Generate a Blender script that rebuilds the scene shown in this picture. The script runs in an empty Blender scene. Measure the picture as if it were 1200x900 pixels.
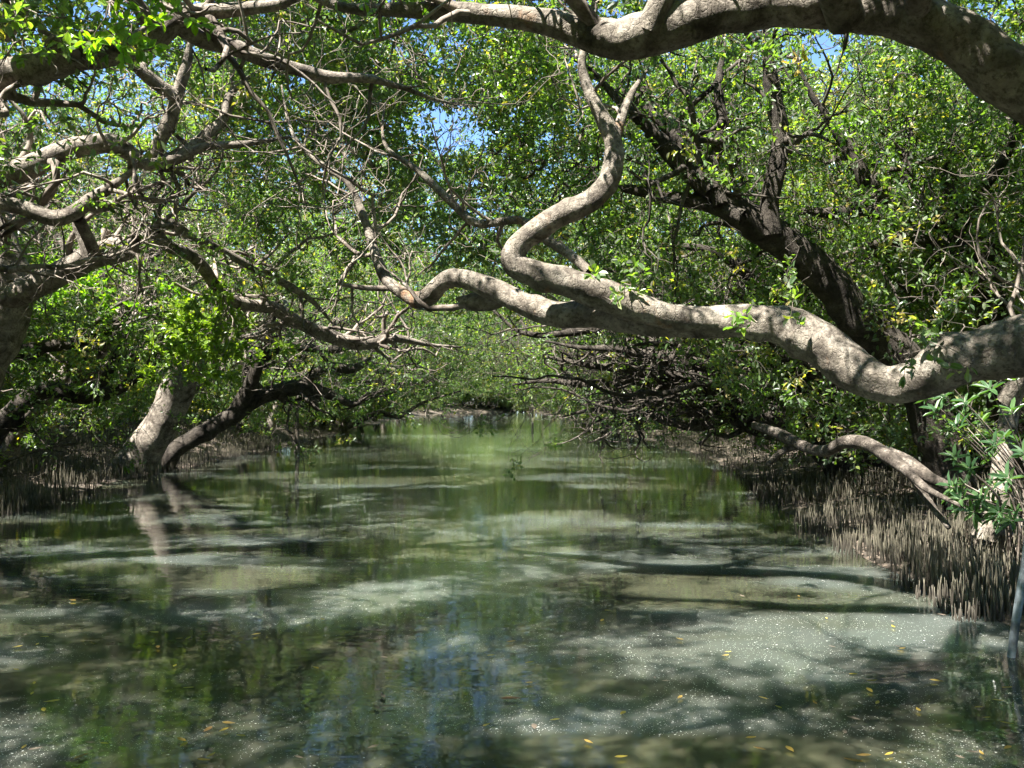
import bpy, math, random
import numpy as np
from mathutils import Vector
from mathutils.kdtree import KDTree

SEED = 11
rng = np.random.default_rng(SEED)
random.seed(SEED)
scene = bpy.context.scene
col = scene.collection
R = math.radians

# ------------------------------------------------------------------ camera
CAM_Z, FPX, PITCH = 1.4, 1039.0, math.atan(18 / 1039.0)
cam_d = bpy.data.cameras.new("camera")
cam_d.sensor_width = 36.0
cam_d.lens = 36.0 * FPX / 1200.0
cam_d.clip_start, cam_d.clip_end = 0.05, 3000.0
cam = bpy.data.objects.new("camera", cam_d)
cam.location = (0, 0, CAM_Z)
cam.rotation_euler = (R(90) + PITCH, 0, 0)
col.objects.link(cam)
scene.camera = cam


def P(u, v, d):
    """world point at depth d metres seen in the photograph at (u, v)"""
    x, up = (u - 600) / FPX, (450 - v) / FPX
    Y = math.cos(PITCH) - up * math.sin(PITCH)
    Z = math.sin(PITCH) + up * math.cos(PITCH)
    return np.array([x / Y * d, d, CAM_Z + Z / Y * d])


# ------------------------------------------------------------------ noise
def vnoise(p, seed=0):
    p = np.asarray(p, float)
    i = np.floor(p).astype(np.int64)
    f = p - i
    f = f * f * (3 - 2 * f)

    def h(dx, dy, dz):
        n = ((i[:, 0] + dx) * 374761393 + (i[:, 1] + dy) * 668265263 + (i[:, 2] + dz) * 2147483647 + seed * 1274126177) & 0xFFFFFFFF
        n = ((n ^ (n >> 13)) * 1274126177) & 0xFFFFFFFF
        n = n ^ (n >> 16)
        return (n & 0xFFFFFF) / float(0xFFFFFF)

    x, y, z = f[:, 0], f[:, 1], f[:, 2]
    a = h(0, 0, 0) * (1 - x) + h(1, 0, 0) * x
    b = h(0, 1, 0) * (1 - x) + h(1, 1, 0) * x
    c = h(0, 0, 1) * (1 - x) + h(1, 0, 1) * x
    d = h(0, 1, 1) * (1 - x) + h(1, 1, 1) * x
    return ((a * (1 - y) + b * y) * (1 - z) + (c * (1 - y) + d * y) * z) * 2 - 1


def fbm(p, seed=0, o=3):
    p = np.asarray(p, float)
    s, a, t = 0, 1.0, 0
    for k in range(o):
        s = s + a * vnoise(p * 2 ** k + 17.3 * k, seed + k)
        t += a
        a *= 0.5
    return s / t


def unit(v):
    return v / np.maximum(np.linalg.norm(v, axis=-1, keepdims=True), 1e-9)


# ------------------------------------------------------------------ mesh helpers
def mesh_np(name, V, F, mat, parent=None, attrs=None, smooth=False, origin=None):
    """V (n,3); F (m,k) equal sided faces -> one mesh object"""
    V = np.asarray(V, np.float32)
    if origin is not None:
        V = V - np.asarray(origin, np.float32)
    F = np.asarray(F, np.int32)
    m, k = F.shape
    me = bpy.data.meshes.new(name)
    me.vertices.add(len(V))
    me.vertices.foreach_set("co", V.ravel())
    me.loops.add(m * k)
    me.loops.foreach_set("vertex_index", F.ravel())
    me.polygons.add(m)
    me.polygons.foreach_set("loop_start", np.arange(m, dtype=np.int32) * k)
    me.polygons.foreach_set("loop_total", np.full(m, k, np.int32))
    me.polygons.foreach_set("use_smooth", np.full(m, smooth, bool))
    for an, av in (attrs or {}).items():
        at = me.attributes.new(an, "FLOAT", "FACE")
        at.data.foreach_set("value", np.asarray(av, np.float32))
    me.update(calc_edges=True)
    me.materials.append(mat)
    o = bpy.data.objects.new(name, me)
    col.objects.link(o)
    if parent is not None:
        o.parent = parent
    return o


def tag(o, label=None, cat=None, group=None, kind=None):
    for k, v in (("label", label), ("category", cat), ("group", group), ("kind", kind)):
        if v:
            o[k] = v
    return o


def empty(name, loc, label=None, cat=None, group=None):
    o = bpy.data.objects.new(name, None)
    o.location = [float(c) for c in loc]
    o.empty_display_size = 0.2
    col.objects.link(o)
    return tag(o, label, cat, group)


def copy_tree(o, parent=None):
    c = o.copy()
    col.objects.link(c)
    c.parent = parent
    for ch in list(o.children):
        copy_tree(ch, c)
    return c


def resample(pts, rad, step):
    """Catmull-Rom through pts, equal steps"""
    pts, rad = np.asarray(pts, float), np.asarray(rad, float)
    Q = np.vstack([2 * pts[0] - pts[1], pts, 2 * pts[-1] - pts[-2]])
    out, ro = [], []
    for i in range(len(pts) - 1):
        p0, p1, p2, p3 = Q[i], Q[i + 1], Q[i + 2], Q[i + 3]
        n = max(2, int(math.ceil(np.linalg.norm(p2 - p1) / step)))
        t = (np.arange(n) / n)[:, None]
        out.append(0.5 * (2 * p1 + (p2 - p0) * t + (2 * p0 - 5 * p1 + 4 * p2 - p3) * t ** 2 + (3 * p1 - p0 - 3 * p2 + p3) * t ** 3))
        ro.append(rad[i] + (rad[i + 1] - rad[i]) * t[:, 0])
    out.append(pts[-1:])
    ro.append(rad[-1:])
    return np.vstack(out), np.concatenate(ro)


def tube(pts, rad, sides=10, lump=0.0, freq=6.0, seed=0, cap=True, knots=0):
    """swept limb with uneven girth -> V, F (quads)"""
    pts, rad = np.asarray(pts, float), np.asarray(rad, float)
    n = len(pts)
    T = unit(np.gradient(pts, axis=0))
    ref = np.array([0.0, 0, 1]) if abs(T[0, 2]) < 0.9 else np.array([1.0, 0, 0])
    N = np.zeros_like(pts)
    v = ref - T[0] * ref.dot(T[0])
    for i in range(n):
        v = v - T[i] * v.dot(T[i])
        v = v / max(np.linalg.norm(v), 1e-9)
        N[i] = v
    B = np.cross(T, N)
    if cap:
        pts = np.vstack([pts, pts[-1] + T[-1] * rad[-1] * 0.35])
        rad = np.append(rad, rad[-1] * 0.12)
        N, B = np.vstack([N, N[-1]]), np.vstack([B, B[-1]])
        n += 1
    a = np.arange(sides) / sides * 2 * np.pi
    D = np.cos(a)[None, :, None] * N[:, None] + np.sin(a)[None, :, None] * B[:, None]
    r = np.repeat(rad[:, None], sides, 1)
    if lump:
        q = (pts[:, None] + D * rad[:, None, None]).reshape(-1, 3)
        g = fbm(q * freq, seed, 3) * 0.75 + 0.5 * vnoise(q * freq * 0.35, seed + 9)
        r = r * (1 + lump * g.reshape(n, sides))
    if knots:
        q = pts[:, None] + D * r[:, :, None]
        for _ in range(knots):
            a, b = rng.integers(2, n - 2), rng.integers(0, sides)
            R0 = rad[a] * rng.uniform(.35, .8)
            dd = np.linalg.norm(q - q[a, b], axis=-1) / R0
            r = r + R0 * rng.uniform(.2, .5) * (np.exp(-dd ** 2 * 1.6) - rng.uniform(.6, 1.3) * np.exp(-dd ** 2 * 14))
    V = (pts[:, None] + D * r[:, :, None]).reshape(-1, 3)
    i, j = np.meshgrid(np.arange(n - 1), np.arange(sides), indexing="ij")
    j2 = (j + 1) % sides
    F = np.stack([i * sides + j, i * sides + j2, (i + 1) * sides + j2, (i + 1) * sides + j], -1).reshape(-1, 4)
    return V, F


def chains(C, Rr, sides=4):
    """many thin stems at once: C (n,K,3), Rr (n,K)"""
    n, K, _ = C.shape
    T = unit(np.gradient(C, axis=1))
    ref = unit(rng.normal(size=(n, 1, 3)))
    A = unit(np.cross(T, ref))
    B = np.cross(T, A)
    a = np.arange(sides) / sides * 2 * np.pi
    D = np.cos(a)[None, None, :, None] * A[:, :, None] + np.sin(a)[None, None, :, None] * B[:, :, None]
    V = (C[:, :, None] + D * Rr[:, :, None, None]).reshape(-1, 3)
    b, i, j = np.meshgrid(np.arange(n), np.arange(K - 1), np.arange(sides), indexing="ij")
    j2 = (j + 1) % sides
    o = b * K * sides
    F = np.stack([o + i * sides + j, o + i * sides + j2, o + (i + 1) * sides + j2, o + (i + 1) * sides + j], -1).reshape(-1, 4)
    return V, F


def join(parts):
    Vs, Fs, o = [], [], 0
    for V, F in parts:
        Vs.append(V)
        Fs.append(F + o)
        o += len(V)
    return np.vstack(Vs), np.vstack(Fs)


def leaf_quads(pos, axis, nrm, L, W, fold=0.25, fine=True):
    """leaves as folded blades -> V, F"""
    axis = unit(axis)
    side = unit(np.cross(nrm, axis))
    up = np.cross(axis, side)
    L, W = L[:, None], W[:, None]
    n = len(pos)
    if fine:
        l1 = pos + axis * L * 0.30 + side * W * 0.46 + up * W * fold
        l2 = pos + axis * L * 0.70 + side * W * 0.40 + up * W * fold * 0.8
        r1 = pos + axis * L * 0.30 - side * W * 0.46 + up * W * fold
        r2 = pos + axis * L * 0.70 - side * W * 0.40 + up * W * fold * 0.8
        tip = pos + axis * L - up * L * 0.08
        V = np.stack([pos, l1, l2, tip, r2, r1], 1).reshape(-1, 3)
        b = np.arange(n)[:, None] * 6
        F = np.concatenate([b + np.array([[0, 3, 2, 1]]), b + np.array([[0, 5, 4, 3]])], 1).reshape(-1, 4)
        return V, F, 2
    l = pos + axis * L * 0.5 + side * W * 0.5 + up * W * fold
    r = pos + axis * L * 0.5 - side * W * 0.5 + up * W * fold
    V = np.stack([pos, r, pos + axis * L, l], 1).reshape(-1, 3)
    F = np.arange(n * 4).reshape(-1, 4)
    return V, F, 1


# ------------------------------------------------------------------ materials
def new_mat(name):
    m = bpy.data.materials.new(name)
    m.use_nodes = True
    nt = m.node_tree
    nt.nodes.clear()
    out = nt.nodes.new("ShaderNodeOutputMaterial")
    return m, nt, out


def nd(nt, t, **kw):
    n = nt.nodes.new(t)
    for k, v in kw.items():
        if k in n.inputs.keys() if hasattr(n.inputs, "keys") else False:
            n.inputs[k].default_value = v
        else:
            setattr(n, k, v)
    return n


def ramp(nt, fac, stops):
    r = nt.nodes.new("ShaderNodeValToRGB")
    e = r.color_ramp.elements
    while len(e) < len(stops):
        e.new(0.5)
    for k, (p, c) in enumerate(stops):
        e[k].position = p
        e[k].color = (*c, 1)
    nt.links.new(fac, r.inputs[0])
    return r.outputs[0]


def noise(nt, vec, scale, detail=4, rough=0.55, dist=0.0):
    n = nt.nodes.new("ShaderNodeTexNoise")
    n.inputs["Scale"].default_value = scale
    n.inputs["Detail"].default_value = detail
    n.inputs["Roughness"].default_value = rough
    n.inputs["Distortion"].default_value = dist
    if vec is not None:
        nt.links.new(vec, n.inputs["Vector"])
    return n.outputs["Fac"]


def mixc(nt, fac, a, b, mode="MIX"):
    m = nt.nodes.new("ShaderNodeMix")
    m.data_type = "RGBA"
    m.blend_type = mode
    for s, v in ((m.inputs[0], fac), (m.inputs[6], a), (m.inputs[7], b)):
        if isinstance(v, (int, float)):
            s.default_value = v
        elif isinstance(v, tuple):
            s.default_value = (*v, 1)
        else:
            nt.links.new(v, s)
    return m.outputs[2]


def coords(nt, kind="Object"):
    return nt.nodes.new("ShaderNodeTexCoord").outputs[kind]


def mat_leaf(name, stops, back, trans=0.48, rough=0.32, tmul=(2.5, 2.9, 0.45)):
    m, nt, out = new_mat(name)
    at = nd(nt, "ShaderNodeAttribute", attribute_name="rnd")
    c = ramp(nt, at.outputs["Fac"], stops)
    geo = nt.nodes.new("ShaderNodeNewGeometry")
    bk = mixc(nt, 0.6, c, back)
    c2 = mixc(nt, geo.outputs["Backfacing"], c, bk)
    b = nt.nodes.new("ShaderNodeBsdfPrincipled")
    nt.links.new(c2, b.inputs["Base Color"])
    b.inputs["Roughness"].default_value = rough
    t = nt.nodes.new("ShaderNodeBsdfTranslucent")
    nt.links.new(mixc(nt, 1.0, c, tmul, "MULTIPLY"), t.inputs["Color"])
    mx = nt.nodes.new("ShaderNodeMixShader")
    mx.inputs[0].default_value = trans
    nt.links.new(b.outputs[0], mx.inputs[1])
    nt.links.new(t.outputs[0], mx.inputs[2])
    nt.links.new(mx.outputs[0], out.inputs[0])
    return m


LEAF = mat_leaf("mangrove_leaf",
                [(0.0, (0.045, 0.078, 0.038)), (0.42, (0.082, 0.136, 0.056)), (0.72, (0.125, 0.185, 0.062)),
                 (0.88, (0.180, 0.215, 0.065)), (0.945, (0.21, 0.18, 0.11)), (0.985, (0.34, 0.27, 0.06))], (0.30, 0.32, 0.27))
LEAF_YOUNG = mat_leaf("young_leaf",
                      [(0.0, (0.07, 0.14, 0.02)), (0.5, (0.11, 0.20, 0.025)), (0.95, (0.17, 0.25, 0.03))], (0.22, 0.26, 0.15), trans=0.5)
LEAF_LIME = mat_leaf("lime_leaf", [(0.0, (0.07, 0.13, 0.03)), (0.45, (0.13, 0.22, 0.035)), (0.95, (0.24, 0.30, 0.05))], (0.26, 0.34, 0.12), trans=0.5, tmul=(1.7, 1.8, 0.4))
LEAF_BROAD = mat_leaf("broad_leaf", [(0.0, (0.035, 0.08, 0.035)), (0.6, (0.06, 0.12, 0.05)), (1.0, (0.10, 0.17, 0.06))],
                      (0.16, 0.22, 0.13), trans=0.3, rough=0.3)
LEAF_YELLOW = mat_leaf("yellow_leaf", [(0.0, (0.34, 0.27, 0.05)), (0.6, (0.38, 0.27, 0.06)), (1.0, (0.26, 0.15, 0.06))],
                       (0.4, 0.3, 0.1), trans=0.35)


def mat_bark(name, dark, mid, light, rust=0.0, scale=7.0, bump=0.5, crack=0.5):
    m, nt, out = new_mat(name)
    v = coords(nt)
    n1 = noise(nt, v, scale, 6, 0.65, 0.4)
    c = ramp(nt, n1, [(0.30, dark), (0.5, mid), (0.72, light)])
    n2 = noise(nt, v, scale * 5, 5, 0.7)
    c = mixc(nt, ramp(nt, n2, [(0.38, (0.8, 0.8, 0.8)), (0.52, (0, 0, 0))]), c, dark)
    n5 = noise(nt, v, scale * 0.45, 5, 0.65, 0.8)
    c = mixc(nt, 1.0, c, ramp(nt, n5, [(0.36, (0.36, 0.34, 0.32)), (0.47, (0.95, 0.95, 0.95)), (0.66, (1.3, 1.3, 1.27))]), "MULTIPLY")
    if rust:
        n3 = noise(nt, v, scale * 0.55, 4, 0.6, 0.6)
        c = mixc(nt, ramp(nt, n3, [(0.62, (0, 0, 0)), (0.78, (rust, rust, rust))]), c, (0.36, 0.17, 0.07))
    vo = nt.nodes.new("ShaderNodeTexVoronoi")
    vo.feature = "DISTANCE_TO_EDGE"
    vo.inputs["Scale"].default_value = scale * 3.2
    mp = nt.nodes.new("ShaderNodeMapping")
    mp.inputs["Scale"].default_value = (1.0, 1.0, 0.55)
    nt.links.new(v, mp.inputs[0])
    nw = nt.nodes.new("ShaderNodeTexNoise")
    nw.inputs["Scale"].default_value = scale * 2
    nt.links.new(mp.outputs[0], nw.inputs["Vector"])
    va = nt.nodes.new("ShaderNodeVectorMath")
    va.operation = "MULTIPLY_ADD"
    nt.links.new(nw.outputs["Color"], va.inputs[0])
    va.inputs[1].default_value = (0.12, 0.12, 0.12)
    nt.links.new(mp.outputs[0], va.inputs[2])
    nt.links.new(va.outputs[0], vo.inputs["Vector"])
    cr = ramp(nt, vo.outputs["Distance"], [(0.0, (0, 0, 0)), (0.06, (1, 1, 1))])
    hmix = mixc(nt, crack, n2, cr, "MULTIPLY")
    h2 = mixc(nt, 0.5, n1, hmix)
    b = nt.nodes.new("ShaderNodeBsdfPrincipled")
    nt.links.new(c, b.inputs["Base Color"])
    b.inputs["Roughness"].default_value = 0.85
    b.inputs["Specular IOR Level"].default_value = 0.25
    bp = nt.nodes.new("ShaderNodeBump")
    bp.inputs["Strength"].default_value = bump
    bp.inputs["Distance"].default_value = 0.025
    nt.links.new(h2, bp.inputs["Height"])
    nt.links.new(bp.outputs[0], b.inputs["Normal"])
    nt.links.new(b.outputs[0], out.inputs[0])
    return m


BARK_PALE = mat_bark("pale_bark", (0.060, 0.050, 0.040), (0.175, 0.152, 0.124), (0.32, 0.29, 0.247), rust=0.6, scale=6, bump=1.0)
BARK_GREY = mat_bark("grey_bark", (0.075, 0.064, 0.054), (0.20, 0.172, 0.143), (0.34, 0.30, 0.255), scale=8, bump=0.8)
BARK_SHADED = mat_bark("shaded_bark", (0.022, 0.018, 0.014), (0.05, 0.042, 0.034), (0.11, 0.095, 0.08), scale=10, bump=1.0, crack=0.9)  # darker copy of the bark, with canopy shade put into the colour
TWIG = mat_bark("twig_bark", (0.10, 0.08, 0.065), (0.19, 0.16, 0.135), (0.33, 0.29, 0.25), scale=5, bump=0.2)
TWIG_DARK = mat_bark("dark_twig_bark", (0.03, 0.025, 0.02), (0.07, 0.06, 0.05), (0.16, 0.14, 0.12), scale=5, bump=0.2)  # twigs darkened to match the shaded bark
DEADWOOD = mat_bark("weathered_wood", (0.03, 0.025, 0.02), (0.085, 0.07, 0.058), (0.24, 0.21, 0.18), scale=9, bump=1.0)


def mat_root():
    m, nt, out = new_mat("pencil_root_bark")
    geo = nt.nodes.new("ShaderNodeNewGeometry")
    sx = nt.nodes.new("ShaderNodeSeparateXYZ")
    nt.links.new(geo.outputs["Position"], sx.inputs[0])
    n = noise(nt, geo.outputs["Position"], 9, 3)
    c = ramp(nt, n, [(0.3, (0.038, 0.034, 0.024)), (0.5, (0.090, 0.081, 0.056)), (0.7, (0.20, 0.182, 0.130))])
    wet = ramp(nt, sx.outputs["Z"], [(0.0, (1, 1, 1)), (0.06, (1, 1, 1)), (0.13, (0, 0, 0))])  # tide stain
    c = mixc(nt, wet, c, (0.045, 0.038, 0.028))
    b = nt.nodes.new("ShaderNodeBsdfPrincipled")
    nt.links.new(c, b.inputs["Base Color"])
    b.inputs["Roughness"].default_value = 0.75
    nt.links.new(b.outputs[0], out.inputs[0])
    return m


ROOT = mat_root()


def mat_ground():
    m, nt, out = new_mat("bank_mud")
    v = coords(nt)
    n = noise(nt, v, 1.3, 8, 0.65)
    c = ramp(nt, n, [(0.3, (0.025, 0.020, 0.016)), (0.5, (0.05, 0.040, 0.030)), (0.7, (0.09, 0.07, 0.052))])
    vo = nt.nodes.new("ShaderNodeTexVoronoi")
    vo.inputs["Scale"].default_value = 22
    nt.links.new(v, vo.inputs["Vector"])
    lit = ramp(nt, vo.outputs["Color"], [(0.55, (0, 0, 0)), (0.7, (1, 1, 1))])
    c = mixc(nt, lit, c, (0.13, 0.10, 0.075))
    b = nt.nodes.new("ShaderNodeBsdfPrincipled")
    nt.links.new(c, b.inputs["Base Color"])
    b.inputs["Roughness"].default_value = 0.8
    bp = nt.nodes.new("ShaderNodeBump")
    bp.inputs["Strength"].default_value = 0.8
    bp.inputs["Distance"].default_value = 0.05
    nt.links.new(mixc(nt, 0.5, n, vo.outputs["Distance"]), bp.inputs["Height"])
    nt.links.new(bp.outputs[0], b.inputs["Normal"])
    nt.links.new(b.outputs[0], out.inputs[0])
    return m


def mat_water():
    m, nt, out = new_mat("turbid_water")
    v = coords(nt)
    mp = nt.nodes.new("ShaderNodeMapping")
    mp.inputs["Scale"].default_value = (1.0, 1.6, 1.0)
    nt.links.new(v, mp.inputs[0])
    lit_film = nd(nt, "ShaderNodeAttribute", attribute_name="lit_film")      # scum with milky sun-patch tone put into its colour, denser where flecks gather
    n = noise(nt, mp.outputs[0], 3.0, 6, 0.7)
    c = ramp(nt, n, [(0.3, (0.036, 0.039, 0.022)), (0.7, (0.050, 0.055, 0.034))])
    c = mixc(nt, lit_film.outputs["Fac"], c, (0.084, 0.101, 0.096))
    b = nt.nodes.new("ShaderNodeBsdfPrincipled")
    nt.links.new(c, b.inputs["Base Color"])
    b.inputs["Roughness"].default_value = 0.012
    b.inputs["IOR"].default_value = 1.38
    b.inputs["Subsurface Weight"].default_value = 1.0
    b.inputs["Subsurface Radius"].default_value = (0.8, 0.95, 1.0)
    b.inputs["Subsurface Scale"].default_value = 1.0
    w1 = noise(nt, mp.outputs[0], 5.5, 3, 0.5)
    w2 = noise(nt, mp.outputs[0], 1.2, 2, 0.5)
    w3 = noise(nt, mp.outputs[0], 24, 2, 0.5)
    a = nd(nt, "ShaderNodeMath", operation="MULTIPLY_ADD")
    nt.links.new(w2, a.inputs[0]); a.inputs[1].default_value = 2.2; nt.links.new(w1, a.inputs[2])
    a2 = nd(nt, "ShaderNodeMath", operation="MULTIPLY_ADD")
    nt.links.new(w3, a2.inputs[0]); a2.inputs[1].default_value = 0.14; nt.links.new(a.outputs[0], a2.inputs[2])
    bp = nt.nodes.new("ShaderNodeBump")
    bp.inputs["Strength"].default_value = 1.0
    bp.inputs["Distance"].default_value = 0.0013
    nt.links.new(a2.outputs[0], bp.inputs["Height"])
    nt.links.new(bp.outputs[0], b.inputs["Normal"])
    nt.links.new(b.outputs[0], out.inputs[0])
    return m


def mat_plain(name, stops, rough=0.7, scale=4):
    m, nt, out = new_mat(name)
    c = ramp(nt, noise(nt, coords(nt), scale, 4), stops)
    b = nt.nodes.new("ShaderNodeBsdfPrincipled")
    nt.links.new(c, b.inputs["Base Color"])
    b.inputs["Roughness"].default_value = rough
    nt.links.new(b.outputs[0], out.inputs[0])
    return m


GROUND, WATER = mat_ground(), mat_water()
FLECK = mat_plain("pale_fleck", [(0.3, (0.22, 0.24, 0.22)), (0.7, (0.62, 0.63, 0.60))])
POLE_GREY = mat_plain("pole_paint", [(0.40, (0.07, 0.08, 0.085)), (0.55, (0.20, 0.235, 0.255)), (0.7, (0.28, 0.32, 0.34))], 0.55, 9)
POLE_DARK = mat_plain("wet_stake_wood", [(0.3, (0.03, 0.025, 0.02)), (0.7, (0.08, 0.065, 0.05))], 0.6, 9)
LITTER = mat_plain("dead_leaf", [(0.3, (0.06, 0.045, 0.032)), (0.5, (0.13, 0.10, 0.075)), (0.7, (0.25, 0.205, 0.16))], 0.7, 14)
LEAF_BROWN = mat_plain("brown_leaf", [(0.3, (0.10, 0.045, 0.02)), (0.7, (0.20, 0.09, 0.04))], 0.5, 20)

# ------------------------------------------------------------------ ground and water
YL = [-60, 5, 11, 15.8, 20, 28, 41, 60, 75, 92, 100, 400]
XL = [-6.2, -6.25, -6.35, -6.85, -6.9, -7.0, -7.6, -8.2, -8.4, -7.0, 0.6, 0.8]
YR = [-60, 5.5, 6.5, 8.5, 11, 14, 18, 24, 34, 50, 73, 92, 100, 400]
XR = [3.0, 3.1, 3.15, 3.3, 3.6, 4.0, 4.6, 4.9, 4.8, 4.4, 3.4, 2.6, 0.7, 0.8]


def shore(x, y):
    """metres inland of the water's edge (negative over the channel); True for the left bank"""
    l = np.interp(y, YL, XL) + 0.22 * vnoise(np.stack([x * 0 + 3.1, y * 0.8, x * 0], -1), 3)
    r = np.interp(y, YR, XR) + 0.16 * vnoise(np.stack([x * 0 + 9.1, y * 0.9, x * 0], -1), 4)
    return np.maximum(l - x, x - r), (l - x) > (x - r)


def gz(x, y):
    x, y = np.atleast_1d(np.asarray(x, float)), np.atleast_1d(np.asarray(y, float))
    s, left = shore(x, y)
    top = np.where(left, 0.75, 0.42)
    up = 0.03 + top * (1 - np.exp(-np.maximum(s - 0.5, 0) / 1.7)) + 0.04 * s.clip(0, 0.5)
    z = np.where(s > 0, up, np.maximum(-0.7, 0.03 + s * 0.35))
    p = np.stack([x, y, x * 0], -1)
    return z + np.where(s > 0, 1, 0.3) * 0.07 * fbm(p * 0.9, 5) * np.clip(s + 0.3, 0, 1) + 0.02 * vnoise(p * 4, 8) * (s > 0)


def axis_pts(lo, hi, near_lo, near_hi, fine, coarse):
    a = np.arange(near_lo, near_hi, fine)
    b = np.geomspace(1, hi - near_hi + 1, coarse) - 1 + near_hi
    c = near_lo - (np.geomspace(1, near_lo - lo + 1, coarse) - 1)[::-1]
    return np.unique(np.concatenate([c, a, b]))


gx, gy = axis_pts(-900, 900, -13, 10, 0.16, 26), axis_pts(-300, 1800, -2, 46, 0.22, 60)
GX, GY = np.meshgrid(gx, gy)
GZ = gz(GX.ravel(), GY.ravel())
i, j = np.meshgrid(np.arange(len(gy) - 1), np.arange(len(gx) - 1), indexing="ij")
w = len(gx)
GF = np.stack([i * w + j, i * w + j + 1, (i + 1) * w + j + 1, (i + 1) * w + j], -1).reshape(-1, 4)
tag(mesh_np("ground", np.stack([GX.ravel(), GY.ravel(), GZ], -1), GF, GROUND, smooth=True), kind="structure")


def film_at(x, y):
    y = np.sign(y) * np.abs(y) ** .85 * 1.25
    p = np.stack([x * .62 + .2 * y, y * 2.5, x * 0], -1)
    return fbm(p, 120, 3)


wx, wy = np.arange(-12, 9.01, .3), np.concatenate([[-40, -20, -10], np.arange(-4, 20, .12), np.arange(20, 112.1, .5)])
WX, WY = np.meshgrid(wx, wy)
k = film_at(WX.ravel(), WY.ravel())
k = np.clip((k + .28) / .80, 0, 1)
i, j = np.meshgrid(np.arange(len(wy) - 1), np.arange(len(wx) - 1), indexing="ij")
w = len(wx)
WF = np.stack([i * w + j, i * w + j + 1, (i + 1) * w + j + 1, (i + 1) * w + j], -1).reshape(-1, 4)
wo_ = tag(mesh_np("water", np.stack([WX.ravel(), WY.ravel(), WX.ravel() * 0], -1), WF, WATER, smooth=True), kind="structure")
at = wo_.data.attributes.new("lit_film", "FLOAT", "POINT")
at.data.foreach_set("value", (0.8 * k * k * (3 - 2 * k)).astype(np.float32))


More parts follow.
